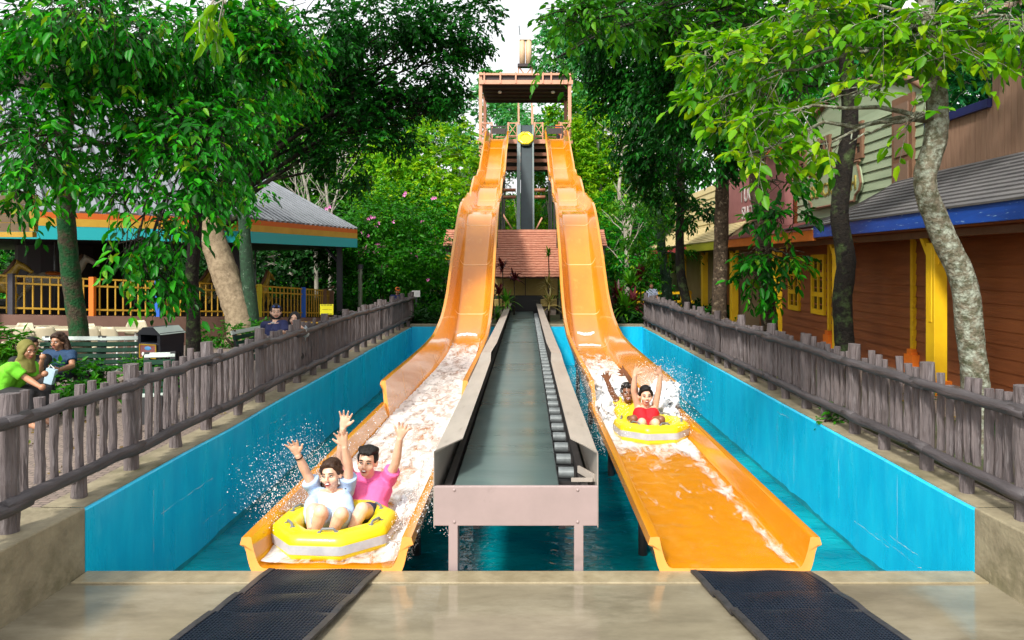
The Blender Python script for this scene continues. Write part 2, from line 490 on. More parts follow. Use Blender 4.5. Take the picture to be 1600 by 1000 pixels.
g = MB(); g.add([(PXL, D0, -1.2), (PX, D0, -1.2), (PX, D1, -1.2), (PXL, D1, -1.2)], [(0, 1, 2, 3)])
tag(g.build('pool_floor', M_bluedk), kind='structure')
# water
def water_mat():
    m = bpy.data.materials.new('pool_water_mat'); t, N, L = nt(m); b = N['Principled BSDF']
    b.inputs['Roughness'].default_value = .03; b.inputs['IOR'].default_value = 1.33
    tc = N.new('ShaderNodeTexCoord'); mp = N.new('ShaderNodeMapping'); mp.inputs['Scale'].default_value = (1, 1.7, 1); L.new(tc.outputs['Object'], mp.inputs[0])
    n0 = N.new('ShaderNodeTexNoise'); n0.inputs['Scale'].default_value = .8; n0.inputs['Detail'].default_value = 4; L.new(mp.outputs[0], n0.inputs['Vector'])
    r = N.new('ShaderNodeValToRGB'); r.color_ramp.elements[0].position = .35; r.color_ramp.elements[0].color = (.0, .14, .20, 1)
    r.color_ramp.elements[1].position = .7; r.color_ramp.elements[1].color = (.002, .33, .37, 1); L.new(n0.outputs['Fac'], r.inputs[0]); L.new(r.outputs[0], b.inputs['Base Color'])
    n = N.new('ShaderNodeTexNoise'); n.inputs['Scale'].default_value = 4.5; n.inputs['Detail'].default_value = 3; n.inputs['Distortion'].default_value = .6; L.new(mp.outputs[0], n.inputs['Vector'])
    bp = N.new('ShaderNodeBump'); bp.inputs['Strength'].default_value = .35; bp.inputs['Distance'].default_value = .06
    L.new(n.outputs['Fac'], bp.inputs['Height']); L.new(bp.outputs[0], b.inputs['Normal'])
    return m
M_water = water_mat()
g = MB(); g.add([(PXL, D0, WZ), (PX, D0, WZ), (PX, D1, WZ), (PXL, D1, WZ)], [(0, 1, 2, 3)])
tag(g.build('pool_water', M_water), kind='structure')

# pool walls: painted wall, coping and bare end wing
rng = random.Random(5)
def pool_wall(side, label):
    x = PXL if side < 0 else PX; s = side
    t = thing('pool_wall', label, 'wall', (x, D0, 0), 'pool walls')
    def wob(y): return .02 * noise.noise(Vector((y * .5, s, 0)))
    rows = []
    ys = np.linspace(D0, D1, 70)
    for y in ys:
        top = .515 + wob(y)
        rows.append([(x, y, -1.15), (x, y, -.3), (x, y, .25), (x, y, top - .012), (x + s * .012, y, top), (x + s * .14, y, top), (x + s * .14, y, -1.15)])
    mb = MB(); mb.grid(rows); mb.f.append((0, 1, 2, 3, 4, 5, 6)); mb.mi.append(0); mb.build('painted_face', M_blue, t)
    rows = []
    for y in ys:
        top = .528 + wob(y) + rng.uniform(-.003, .003)
        rows.append([(x + s * .03, y, top - .05), (x + s * (.03 + rng.uniform(0, .006)), y, top), (x + s * .36, y, top + .004), (x + s * .40, y, top - .06)])
    mb = MB(); mb.grid(rows); mb.build('coping', M_coping, t)
    x2 = x + s * .19
    mb = MB(); mb.add([(x, D0 - .002, -.2), (x, D0 - .002, .53), (x2, 1.0, .56), (x2, 1.0, -.2), (x + s * .5, D0 - .002, -.2), (x + s * .5, D0 - .002, .535), (x2 + s * .5, 1.0, .565), (x2 + s * .5, 1.0, -.2)],
        [(0, 1, 2, 3), (1, 5, 6, 2), (4, 7, 6, 5), (0, 4, 5, 1), (3, 2, 6, 7)]); mb.build('wing_wall', M_coping, t, bevel=.012, fix=True)
    rows = []
    for y in np.linspace(D0 + .02, D1 - .02, 120):
        h_ = .05 + .05 * noise.noise(Vector((y * 1.3, s * 3, 0))) + .03 * noise.noise(Vector((y * 6, s * 3, 0)))
        rows.append([(x - s * .002, y, WZ - .03), (x - s * .002, y, WZ + max(.015, h_))])
    mb = MB(); mb.grid(rows); mb.build('waterline_stain', mat('waterline_stain_paint', (.006, .20, .27), (.02, .30, .36), 6, rough=.5), t)
    # chipped lines in the paint
    for k in range(8):
        y0 = rng.uniform(D0 + .4, 14); z0 = rng.uniform(-.4, .42); mb = MB()
        if k % 2: ys_ = np.linspace(y0, y0 + rng.uniform(.5, 1.6), 14); pz = [z0 + .035 * noise.noise(Vector((q * 3, k, 0))) + .02 * noise.noise(Vector((q * 14, k, 0))) for q in ys_]
        else: ys_ = [y0 + rng.uniform(-.004, .004) for _ in range(10)]; pz = np.linspace(rng.uniform(-.6, -.1), rng.uniform(.2, .48), 10)
        pts = list(zip(ys_, pz)); rws = []
        for q, z in pts:
            e = max(.0003, rng.gauss(.001, .0013))
            rws.append([(x - s * .0015, q - e, z - e), (x - s * .0015, q + e, z + e)])
        mb.grid(rws); mb.build('paint_scratch', M_scr, t)
    return t
pool_wall(-1, 'left pool wall in sky blue paint with a mossy concrete top')
pool_wall(1, 'right pool wall in sky blue paint with scratched lines, under the right fence')
t = thing('pool_wall', 'short blue back wall closing the far end of the pool', 'wall', (0, D1, 0), 'pool walls')
mb = MB(); mb.box((.03, D1 + .1, -.3), (7.18, .2, 1.68)); mb.build('painted_face', M_blue, t)
mb = MB(); mb.box((.03, D1 + .2, .57), (7.3, .38, .06)); mb.build('coping', M_coping, t)

# rubber mats on the deck
def mat_piece(c0, c1, wd, z, lab):
    """c0 far edge centre, c1 near edge centre"""
    a = Vector(c0); b = Vector(c1); d = (b - a); l = d.length; d.normalize(); r = Vector((1, 0, 0))
    t = thing('rubber_mat', lab, 'mat', (a.x, a.y, z), 'rubber mats at the slide exits')
    def pt(u, v, h=0): 
        p = a + d * (v * l) + r * (u * wd); return Vector((p.x, p.y, z + h + .012 * math.sin(v * 3.1) + .006 * math.sin(u * 9 + v * 4)))
    mb = MB(); n1 = int(wd / .024); n2 = int(l / .024)
    for i in range(n1 + 1):
        u = -.5 + i / n1
        for j in range(6):
            mb.beam(pt(u, j / 6, .012), pt(u, (j + 1) / 6, .012), .009, .012)
    for j in range(n2 + 1):
        v = j / n2
        for i in range(6):
            mb.beam(pt(-.5 + i / 6, v, .0105), pt(-.5 + (i + 1) / 6, v, .0105), .009, .011)
    mb.build('mesh_surface', M_black, t)
    mb = MB()
    for u in (-.5, .5):
        for j in range(6):
            mb.beam(pt(u, j / 6, .011), pt(u, (j + 1) / 6, .011), .05, .02)
    mb.beam(pt(-.5, 1, .011), pt(.5, 1, .011), .03, .02)
    mb.build('edge_strip', mat('worn_rubber_edge', (.045, .042, .045), (.02, .02, .022), 14, rough=.45), t)
for sx, x0, x1, cuts, where in ((-1, -1.625, -1.83, (5.95, 5.49, 5.17, 4.2), 'left'), (1, 1.80, 1.985, (5.92, 5.52, 5.22, 4.2), 'right')):
    for k in range(3):
        ya, yb = cuts[k], cuts[k + 1] - .02
        f = lambda y: x0 + (x1 - x0) * (5.95 - y) / 1.06
        nmk = ('touching the mouth of the slide', 'in the middle of its row', 'nearest the camera')[k]
        mat_piece((f(ya), ya, 0), (f(yb), yb, 0), .86 if sx < 0 else .92, .012 + .012 * k, f'black rubber drainage mat below the {where} slide, {nmk}')

# ------------------------------------------------------------ log fences
def log_tube(mb, a, b, r, rng, seg=9, n=5, wob=.12):
    pts = curve_pts(a, b, 0, n, rng, .006); mb.tube(pts, [r * rng.uniform(.93, 1.07) for _ in pts], seg, wob=wob, rng=rng)
picks = []
for k in range(5):
    mb = MB(); log_tube(mb, (0, 0, 0), (0, 0, .72), .034, rng, 8, 5, .2); o = mb.build('picket', M_log, None, sm=False); picks.append(o.data); bpy.data.objects.remove(o)
postm = []
for k in range(3):
    mb = MB(); log_tube(mb, (0, 0, -.1), (0, 0, 1.05), .068, rng, 12, 7, .07); o = mb.build('post', M_log); postm.append(o.data); bpy.data.objects.remove(o)
def inst(me, name, parent, loc, rotz=0, sc=(1, 1, 1)):
    o = bpy.data.objects.new(name, me); COL.objects.link(o); o.parent = parent
    o.location = Vector(loc) - root_loc(parent); o.rotation_euler = (0, 0, rotz); o.scale = sc
    return o
def fence(x, ys, label, npk, side):
    t = thing('log_fence', label, 'fence', (x, ys[0], GZ), 'log fences beside the pool')
    npick = 0; extra = MB()
    for i, y in enumerate(ys):
        inst(postm[i % 3], 'post', t, (x + rng.uniform(-.02, .02), y, GZ), rng.uniform(0, 6), (1.0, 1.0, rng.uniform(.98, 1.04)))
    for i in range(len(ys) - 1):
        a, b = ys[i], ys[i + 1]
        for nm, z, r in (('top_rail', GZ + .86, .05), ('bottom_rail', GZ + .24, .052)):
            mb = MB(); log_tube(mb, (x - side * .07, a - .14, z + rng.uniform(-.02, .02)), (x - side * .07, b + .12, z + rng.uniform(-.02, .02)), r, rng, 10, 8, .07)
            mb.build(nm, M_rail, t, sm=True)
        if i % 1 == 0:
            m_ = (a + b) / 2; mb = MB(); log_tube(mb, (x - side * .03, m_, GZ - .05), (x - side * .03, m_, GZ + .25), .06, rng, 9, 3, .1); mb.build('stub_post', M_log, t)
        for k in range(npk):
            y = a + .14 + (b - a - .28) * (k + .5) / npk + rng.uniform(-.02, .02); zz = GZ + .25 + rng.uniform(-.05, .03); sc = rng.uniform(.9, 1.08)
            if npick < 99:
                inst(rng.choice(picks), 'picket', t, (x + side * .02, y, zz), rng.uniform(0, 6), (rng.uniform(.9, 1.15), rng.uniform(.9, 1.15), sc)); npick += 1
            else: log_tube(extra, (x + side * .02, y, zz), (x + side * .02, y, zz + .72 * sc), .037, rng, 7, 3, .12)
    if extra.v: tag(extra.build('pickets', M_log, t), kind='stuff')
    return t
fence(-3.80, [3.7, 5.39, 7.04, 8.8, 10.47, 12.2, 13.85, 15.5, 17.3, 19.1, 20.8, 22.6, 24.4], 'grey imitation log fence along the left side of the pool, by the picnic area', 8, -1)
fence(3.83, [2.7, 4.2, 5.65, 7.05, 8.57, 10.05, 11.5, 13.1, 14.65, 16.1, 17.5, 19.1, 20.5, 22.0, 23.5], 'grey imitation log fence along the right side of the pool, before the shops', 8, 1)

# ------------------------------------------------------------ slides
PATH = [(5.95, .037), (9, .04), (14, .045), (16.5, .08), (18, .15), (19, .23), (20, .38), (20.8, .62), (21.6, 1.0), (22.5, 1.66), (23.5, 2.46), (24.6, 3.32), (25.4, 3.88), (26.0, 4.2), (26.8, 4.4), (27.8, 4.52), (28.7, 4.62), (29.5, 4.78),
        (30.2, 5.08), (31, 5.5), (31.7, 5.78), (32.6, 5.95), (33.6, 6.05), (34.4, 6.2), (35.2, 6.5), (36.5, 7.1), (39, 8.32), (41, 9.25), (41.9, 9.6), (42.6, 9.68), (43.6, 9.7)]
def slide_z(d): return float(np.interp(d, [p[0] for p in PATH], [p[1] for p in PATH]))
def slide_pts(d0, d1, step=.25):
    n = max(2, int((d1 - d0) / step)); return [d0 + (d1 - d0) * i / n for i in range(n + 1)]
_dense = np.linspace(5.0, 44.5, 400); _zz = np.array([slide_z(v) for v in _dense])
for _ in range(3): _zz[1:-1] = (_zz[:-2] + 2 * _zz[1:-1] + _zz[2:]) / 4
def sz(d): return float(np.interp(d, _dense, _zz))
def snorm(d):
    s = (sz(d + .15) - sz(d - .15)) / .3; v = Vector((0, -s, 1)); return v.normalized()
def half_floor(d): return float(np.interp(d, [12, 18.5], [.50, .32]))
TT = [0, .06, .14, .26, .42, .62, .82, 1.0]
def prof(d, h, sc=1.0):
    """inner and outer outline of the channel, left rim to right rim: (x, height)"""
    fw = half_floor(d) * sc; tw = .61 * sc
    right = [(fw + (tw - fw) * t ** .55, h * t ** 1.35) for t in TT]
    inner = [(-x, z) for x, z in reversed(right)] + [(-fw * .5, 0), (0, 0), (fw * .5, 0)] + right
    o = [(tw + .02, h + .006), (tw + .075, h), (tw + .092, h - .06), (tw + .06, h - .062)]
    ro = [(x + .05 + .01 * (1 - t), max(-.06, z - .06)) for (x, z), t in reversed(list(zip(right, TT)))][1:]
    outer = o + ro + [(0, -.065)] + [(-x, z) for x, z in reversed(ro)] + [(-x, z) for x, z in reversed(o)]
    return inner, outer
def channel(name, parent, X0, d0, d1, hfun, sc=1.0, step=.25, lift=0.0, mats=None):
    rows = []; ds = slide_pts(d0, d1, step)
    for d in ds:
        i_, o_ = prof(d, hfun(d), sc); n = snorm(d)
        rows.append([Vector((X0 + x, d, sz(d) + lift)) + n * z for x, z in i_ + o_])
    mb = MB(); mb.grid(rows, closed=True)
    m = len(rows[0]); k = len(i_)
    for ri, flip in ((0, 0), (len(rows) - 1, 1)):
        b = ri * m
        # end caps as strips between the inner and the outer outline
        io = list(range(k)); oo = list(range(m - 1, k - 1, -1))
        a = 0; c = 0
        while a < k - 1 or c < len(oo) - 1:
            fa = (a + 1) / (k - 1) if a < k - 1 else 9; fc = (c + 1) / (len(oo) - 1) if c < len(oo) - 1 else 9
            if fa <= fc: f_ = (b + io[a], b + io[a + 1], b + oo[c]); a += 1
            else: f_ = (b + io[a], b + oo[c + 1], b + oo[c]); c += 1
            mb.f.append(f_ if not flip else f_[::-1]); mb.mi.append(1)
    o = mb.build(name, mats or [M_or, M_or2], parent, sm=True, fix=True)
    bm = bmesh.new(); bm.from_mesh(o.data)
    for e in bm.edges:
        if len(e.link_faces) == 2 and e.calc_face_angle(0) > R(38): e.smooth = False
    bm.to_mesh(o.data); bm.free()
    return o
def h_low(d): return .25
def h_mid(d): return float(np.interp(d, [11.65, 12.5, 18, 21, 23, 25, 26.3, 27.5, 28.9], [.60, .61, .60, .80, .86, .66, .46, .5, .62]))
def h_c(d): return float(np.interp(d, [28.2, 30, 31.5, 33, 34.6], [.34, .62, .5, .42, .66]))
def h_d(d): return float(np.interp(d, [33.6, 36, 41, 42.5, 43.6], [.3, .6, .62, .45, .62]))
def water_slide(X0, label):
    t = thing('water_slide', label, 'water slide', (X0, D0, 0), 'twin orange water slides')
    channel('exit_channel', t, X0, 5.95, 11.72, h_low, step=.4)
    channel('landing_channel', t, X0, 11.65, 28.9, h_mid, step=.2, lift=.004)
    channel('middle_channel', t, X0, 28.3, 34.6, h_c, .93, .2, .012)
    channel('top_channel', t, X0, 33.7, 43.6, h_d, .93, .25, .02)
    for d in (13.2, 15.2, 17.2, 19.4, 21.6, 23.5, 25.3, 26.9, 30.2, 32.2, 36.8, 39.9, 41.6):
        sc = 1.0 if d < 28.5 else .93; hh = (h_mid if d < 28.5 else h_c if d < 34 else h_d)(d)
        lift = .004 if d < 28.5 else .012 if d < 34 else .02
        i_, _ = prof(d, hh * .96, sc); n = snorm(d); tng = Vector((0, n.z, -n.y)); w_ = .008 + d * .0005
        rows = [[Vector((X0 + x * .997, d, sz(d) + lift)) + n * (z + .005) + tng * q for x, z in i_] for q in (-w_, w_)]
        mb = MB(); mb.grid(rows); mb.build('seam', M_seam, t, sm=True)
    for d in (8.0, 11.0, 14.5, 18.0, 26.5, 29.6, 33, 37, 40.5):
        base = -1.2 if d < D1 else hill_z(X0, d) - .1
        zt = sz(d) - .05
        mb = MB(); mb.beam((X0 - .5, d, zt - .08), (X0 + .5, d, zt - .08), .1, .1); mb.build('support_beam', M_dark, t)
        for sx in (-.42, .42):
            mb = MB(); mb.tube([(X0 + sx, d, base), (X0 + sx, d, zt - .1)], .05, 8); mb.build('leg', M_dark, t)
    # run-in gate bar at the top
    mb = MB()
    for sx in (-.45, .45): mb.box((X0 + sx, 43.2, 10.15), (.07, .07, .9))
    mb.box((X0, 43.2, 10.55), (.95, .06, .07)); mb.box((X0, 43.15, 10.28), (.8, .05, .34)); mb.build('start_gate', M_dark, t)
    return t
XL, XR = -1.613, 1.689
water_slide(XL, 'orange fibreglass water slide on the left, ending under the raft with the pink shirt')
water_slide(XR, 'orange fibreglass water slide on the right, its end empty below the far raft')

# ------------------------------------------------------------ lower conveyor
t = thing('conveyor', 'long grey raft conveyor standing on legs in the middle of the pool', 'conveyor', (-.08, 6.0, 0))
mb = MB(); mb.box((-.083, 6.02, .523), (1.345, .04, .322)); mb.build('front_panel', M_grey, t, bevel=.006)
for bx in (-.585, .42):
    for bz in (.655, .395):
        mb = MB(); mb.ell((bx, 5.998, bz), (.013, .007, .013), seg=10, rings=6); mb.build('bolt', M_grey, t, sm=True)
rows = []
for i in range(60):
    y = 6.06 + (28.2 - 6.06) * (i / 59); z = .665 + .002 * math.sin(i * 1.7)
    rows.append([(-.60, y, z - .03), (-.585, y, z), (-.16, y, z - .004), (.26, y, z), (.275, y, z - .03)])
mb = MB(); mb.grid(rows); mb.build('belt', M_belt, t, sm=True)
mb = MB(); mb.tube([(-.60, 6.12, .59), (.275, 6.12, .59)], .07, 16); mb.build('end_roller', M_belt, t, sm=True)
rmesh = None
for i in range(46):
    y = 6.6 + i * .455
    mb = MB(); mb.tube([(.29, y, .625), (.425, y, .625)], .052, 20); mb.build('roller', M_roller, t)
for s, xo in ((-1, -.755), (1, .588)):
    mb = MB(); ys_ = [6.0, 6.45, 9, 11.5, 12.3, 14, 20, 28.3]
    rows = []
    for k, y in enumerate(ys_):
        dz = [0, 0, .0, .01, .05, .03, 0, 0][k]; wv = [.0, .20, .20, .2, .17, .2, .2, .2][k]; sx = -s
        rows.append([(xo, y, .35), (xo, y, .948 + dz), (xo + sx * max(.004, wv), y, .972 + dz), (xo + sx * max(.004, wv), y, .962 + dz), (xo + sx * .006, y, .935 + dz), (xo + sx * .006, y, .35)])
    mb.grid(rows, closed=True); mb.f.append((0, 1, 2, 3, 4, 5)); mb.mi.append(0)
    mb.build('side_guard', M_guard, t, fix=True)
    mb = MB(); mb.beam((xo - s * .1, 6.05, .60), (xo - s * .1, 28, .60), .06, .1); mb.build('side_rail', M_dark, t)
mb = MB(); mb.box((-.083, 17, .45), (1.28, 21.9, .2)); mb.build('bed', M_dark, t)
mb = MB(); mb.box((.47, 6.2, .68), (.18, .02, .03)); mb.box((.52, 6.35, .69), (.02, .3, .06), Matrix.Rotation(.4, 3, 'Z')); mb.build('bracket', M_guard, t)
for y in (6.03, 8.8, 11.6, 14.4, 17.2, 20, 22.6):
    for x in (-.595, .43):
        mb = MB(); mb.box((x, y, -.45), (.075, .06, 1.64)); mb.box((x + .03, y + .08, -.45), (.012, .1, 1.64)); mb.build('leg', M_grey, t, bevel=.004)
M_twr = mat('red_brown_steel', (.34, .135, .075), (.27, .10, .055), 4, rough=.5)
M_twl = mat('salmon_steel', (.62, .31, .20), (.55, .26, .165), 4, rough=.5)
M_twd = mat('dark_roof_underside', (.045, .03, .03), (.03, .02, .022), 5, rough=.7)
M_yel = mat('raft_yellow', (.80, .66, .012), (.74, .58, .008), 3, rough=.33, coat=.2, bump=.08, bscale=7, c3=(.60, .47, .03), s3=4, t3=(.58, .75))
M_grb = mat('raft_grey_band', (.46, .47, .49), (.36, .37, .40), 9, rough=.4)
M_blk = mat('black_plastic', (.012, .012, .014), rough=.4)
# ---- slide tower
TD = 44.0
def tx(px, d=TD): return (px - CX) * d / F
def tz(py, d=TD): return EYE - (py - CY) * d / F
x0, x1 = tx(751), tx(890); zp = tz(219); zr = tz(131); zt = tz(117)
t = thing('slide_tower', 'tall red brown start tower with a flat dark roof at the top of the slides', 'tower', (0, TD, hill_z(0, TD)))
for x in (x0, x1):
    for y in (TD, TD + 4.6):
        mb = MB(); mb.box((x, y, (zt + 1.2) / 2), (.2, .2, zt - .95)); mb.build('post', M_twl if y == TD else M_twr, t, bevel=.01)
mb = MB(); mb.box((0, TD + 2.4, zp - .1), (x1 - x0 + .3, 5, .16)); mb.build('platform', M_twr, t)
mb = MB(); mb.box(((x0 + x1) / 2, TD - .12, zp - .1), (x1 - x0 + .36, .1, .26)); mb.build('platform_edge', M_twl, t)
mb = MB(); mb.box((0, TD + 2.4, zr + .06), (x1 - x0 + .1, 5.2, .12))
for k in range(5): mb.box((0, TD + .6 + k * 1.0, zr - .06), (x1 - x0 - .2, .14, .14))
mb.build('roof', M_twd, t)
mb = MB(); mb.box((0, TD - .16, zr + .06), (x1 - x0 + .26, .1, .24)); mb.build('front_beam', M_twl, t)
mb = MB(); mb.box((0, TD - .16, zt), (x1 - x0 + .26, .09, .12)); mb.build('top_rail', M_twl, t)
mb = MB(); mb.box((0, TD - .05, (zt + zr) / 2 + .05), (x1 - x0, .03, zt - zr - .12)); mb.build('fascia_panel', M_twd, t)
for px in (757, 782, 806, 848, 861, 887):
    mb = MB(); mb.box((tx(px), TD - .22, (zt + zr) / 2 + .05), (.09, .05, zt - zr + .12)); mb.build('fascia_bracket', M_twl, t)
for px in (781, 864):
    mb = MB(); mb.ell((tx(px, TD + 1.2), TD + 1.2, zr - .22), (.12, .12, .09)); mb.build('flood_lamp', M_white, t, sm=True)
for xa, xb in ((tx(751), tx(769)), (tx(794), tx(808)), (tx(835), tx(848)), (tx(876), tx(890))):
    mb = MB(); mb.beam((xa, TD - .1, zp + 1), (xb, TD - .1, zp + 1), .06, .06); mb.beam((xa, TD - .1, zp + .25), (xb, TD - .1, zp + .25), .05, .05)
    mb.beam((xa, TD - .1, zp + .25), (xb, TD - .1, zp + 1), .04, .04); mb.beam((xa, TD - .1, zp + 1), (xb, TD - .1, zp + .25), .04, .04)
    for x in (xa, xb): mb.beam((x, TD - .1, zp - .1), (x, TD - .1, zp + 1.05), .07, .07)
    mb.build('railing', M_twl, t)
mb = MB(); mb.beam((tx(770), TD + 4.4, zp + .95), (tx(876), TD + 4.4, zp + .95), .05, .07); mb.build('railing', M_twl, t)
for k, py in enumerate((229, 240, 250, 262)):
    mb = MB(); mb.box((0, TD + .3, tz(py)), (x1 - x0, .16, .2)); mb.build('cross_beam', M_twr, t)
for x in (tx(754), tx(886)):
    mb = MB(); mb.box((x, TD + .05, (zp + 5.5) / 2 - .1), (.42, .12, zp - 5.6)); mb.build('cladding_panel', M_twr, t)
mb = MB(); mb.box((0, TD + 2.4, (zp + 8.2) / 2), (x1 - x0 - .5, .08, zp - 8.4)); mb.build('gap_shade_panel', M_twd, t)  # dark sheet behind the beams paints in the shade of their gaps
for (a, b_) in (((780, 297), (806, 297)), ((780, 308), (806, 308)), ((835, 297), (852, 297)), ((835, 308), (852, 308))):
    mb = MB(); mb.tube([P(a[0], a[1], 38.5), P(b_[0], b_[1], 38.5)], .09, 8); mb.build('brace', M_twr, t, sm=True)
# tower raft lift
t = thing('lift_conveyor', 'steep dark teal belt lifting rafts up to the start tower', 'conveyor', (0, 39.8, 3.5))
ya, yb = 39.8, 43.4; za, zb = tz(372, 39.8), tz(196, 43.4)
def lift(yv): return za + (zb - za) * (yv - ya) / (yb - ya)
def lx(px, d): return (px - CX) * d / F
mb = MB(); rows = [[(-.30, y, lift(y)), (.34, y, lift(y)), (.34, y, lift(y) - .2), (-.30, y, lift(y) - .2)] for y in (ya, 40.5, 41.4, 42.5, yb, yb + 1)]
rows[-1] = [(x, yb + 1.2, zb + (.25 if i < 2 else 0)) for i, (x, y, z) in enumerate(rows[-1])]
mb.grid(rows, closed=True); mb.build('belt', M_beltd, t, fix=True)
for xx, nm in ((-.42, 0), (.40, 1)):
    mb = MB(); mb.beam((xx, ya, za + .02), (xx, yb, zb + .02), .2 if nm == 0 else .09, .34); mb.build('side_frame', mat('teal_grey_steel', (.17, .22, .22), (.13, .17, .17), 3, rough=.5), t)
    mb = MB(); mb.beam((xx, yb - .2, zb), (xx, yb - .2, zb + 1.1), .06, .06); mb.build('guard_post', M_twl, t)
for (a, b_) in (((784, 332), (800, 358)), ((847, 340), (838, 358))):
    mb = MB(); mb.tube([P(a[0], a[1], 39), P(b_[0], b_[1], 39)], .05, 6); mb.build('brace', M_twl, t, sm=True)
for y in (40.4, 42):
    for xx in (-.4, .4):
        mb = MB(); mb.beam((xx, y, hill_z(0, y) - .1), (xx, y, lift(y) - .2), .1, .1); mb.build('leg', M_twr, t)
LIFT = (lift, ya, yb)

# ---- rafts
def raft(loc, rotz, label, tilt=(0, 0), dia=1.0, cat='raft', hgt=.27, fz=.05):
    t = thing('raft', label, cat, (0, 0, 0), 'yellow octagonal rafts')
    tw = .108 * dia / 1.0; Rm = dia / 2 - tw; n = 8; ns = 22
    def ring(a, out, k):
        # corner directions of an octagon with softened corners
        ph = math.cos(math.pi / n) / math.cos(((a + math.pi / n) % (2 * math.pi / n)) - math.pi / n)
        r = (Rm + out) * (1 + (ph - 1) * k) 
        return (math.cos(a) * r, math.sin(a) * r)
    A = [2 * math.pi * i / 64 for i in range(64)]
    def sec(q): return (math.copysign(abs(math.cos(q)) ** .7, math.cos(q)) * tw, math.copysign(abs(math.sin(q)) ** .7, math.sin(q)) * hgt / 2)
    rows = []
    for a in A:
        pk = .006 * abs(math.sin(a * 4))
        rows.append([(*ring(a, sec(2 * math.pi * j / ns)[0] * (1 - pk * 3), .95), hgt / 2 + sec(2 * math.pi * j / ns)[1]) for j in range(ns)])
    rows.append(rows[0]); mb = MB(); mb.grid(rows, closed=True); tube = mb.build('tube', M_yel, t, sm=True, fix=True)
    rows = []
    for a in A + [A[0]]:
        pr = []
        for q in np.linspace(-.2, .2, 6):
            o_, z_ = sec(q); pr.append((*ring(a, o_ + .005, .95), hgt / 2 + z_))
        rows.append(pr)
    mb = MB(); mb.grid(rows); mb.build('grey_band', M_grb, t, sm=True, fix=True)
    mb = MB()
    rows = [[(0, 0, fz)] * len(A)] + [[(*ring(a, -tw * .4, .95), fz) for a in A]]
    mb.grid(rows, closed=True); mb.build('floor', M_yel, t, fix=True)
    for k in range(6):
        a = math.pi / 8 + k * math.pi / 3 + .3
        x, y = ring(a, 0, .95); u = Vector((-math.sin(a), math.cos(a), 0)); c = Vector((x, y, hgt - .006))
        mb = MB(); pts = [c - u * .07, c - u * .045 + Vector((0, 0, .03)), c + u * .045 + Vector((0, 0, .03)), c + u * .07]
        mb.tube(pts, .011, 6); mb.box(c - u * .07, (.045, .03, .012), Matrix.Rotation(a, 3, 'Z')); mb.box(c + u * .07, (.045, .03, .012), Matrix.Rotation(a, 3, 'Z'))
        mb.build('handle', mat('handle_grey', (.16, .17, .18), rough=.5), t)
    t.location = loc; t.rotation_euler = (tilt[0], tilt[1], rotz)
    return t
raft((-1.70, 6.57, .022), R(-4), 'near yellow raft with a grey band carrying the couple in white and pink', dia=1.12, hgt=.235)
raft((1.77, 10.42, .03), R(8), 'far yellow raft with a grey band carrying the couple in red and yellow', dia=1.08)
yl = 42.6; sl_ = math.atan2(zb - za, yb - ya)
raft((-.03, 42.82, lift(42.82) + .12), 0, 'small looking empty yellow raft riding up the dark lift belt', tilt=(sl_, 0), dia=.98, fz=.19)

# ---- tunnel house
M_shing = mat('terracotta_shingles', (.44, .19, .115), (.33, .125, .075), 7, rough=.75, bump=.5, bscale=20, c3=(.52, .30, .2), s3=4, t3=(.55, .75))
M_cream = mat('dull_yellow_render', (.52, .38, .12), (.42, .30, .09), 2, rough=.7)
M_grw = mat('taupe_render', (.25, .2, .17), (.2, .16, .14), 3, rough=.7)
t = thing('tunnel_house', 'low house with a terracotta shingle roof that the conveyor runs into', 'building', (0, 28, GZ))
def ry(z): return 27.5 + (z - 2.0) / .534
def shingles(xa, xb, zlo, zhi, nm):
    mb = MB(); n = int((zhi - zlo) / .095); rg = random.Random(3)
    for i in range(n):
        z0 = zlo + (zhi - zlo) * i / n; z1 = zlo + (zhi - zlo) * (i + 1.25) / n; k = 24
        top, bot = [], []
        for j in range(k + 1):
            x = xa + (xb - xa) * j / k; e = rg.uniform(-.012, .012)
            bot.append((x, ry(z0 + e) - .035, z0 + e + .02)); top.append((x, ry(z1), z1))
        mb.grid([bot, top]); mb.grid([[(x, y + .03, z - .035) for x, y, z in bot], bot])
    return mb.build(nm, M_shing, t)
shingles(-1.5, 1.35, 2.0, 3.25, 'front_roof')
shingles(-3.36, 3.28, 3.22, 3.9, 'main_roof')
mb = MB(); mb.box((-.04, 31.3, 3.9), (6.7, .25, .1)); mb.build('ridge', M_shing, t)
mb = MB(); mb.add([(-3.36, ry(3.22), 3.14), (3.28, ry(3.22), 3.14), (3.28, 31.2, 3.82), (-3.36, 31.2, 3.82)], [(0, 1, 2, 3)]); mb.add([(-1.5, ry(2), 1.95), (1.35, ry(2), 1.95), (1.35, ry(3.3), 3.2), (-1.5, ry(3.3), 3.2)], [(0, 1, 2, 3)]); mb.build('soffit', M_dark, t)
for s in (-1, 1):
    xx = -2.42 if s < 0 else 2.34
    for zc, hh, m_ in ((3.0, .26, M_grw), (2.76, .2, mat('band_yellow', (.70, .5, .03), rough=.6)), (2.55, .22, M_grw)):
        mb = MB(); mb.box((xx, 31.0, zc), (1.75, 2.0 + (.02 if hh == .2 else 0), hh)); mb.build('wall_band', m_, t)
    mb = MB(); mb.box((xx, 31.6, 1.4), (1.6, .2, 2.1)); mb.build('wall', M_dark, t)
mb = MB(); mb.box((-.0, 29.2, 1.62), (2.5, .2, .74)); mb.build('wall', M_cream, t)
mb = MB(); mb.box((-.03, 29.09, 1.62), (.03, .03, .74)); mb.build('joint', M_dark, t)
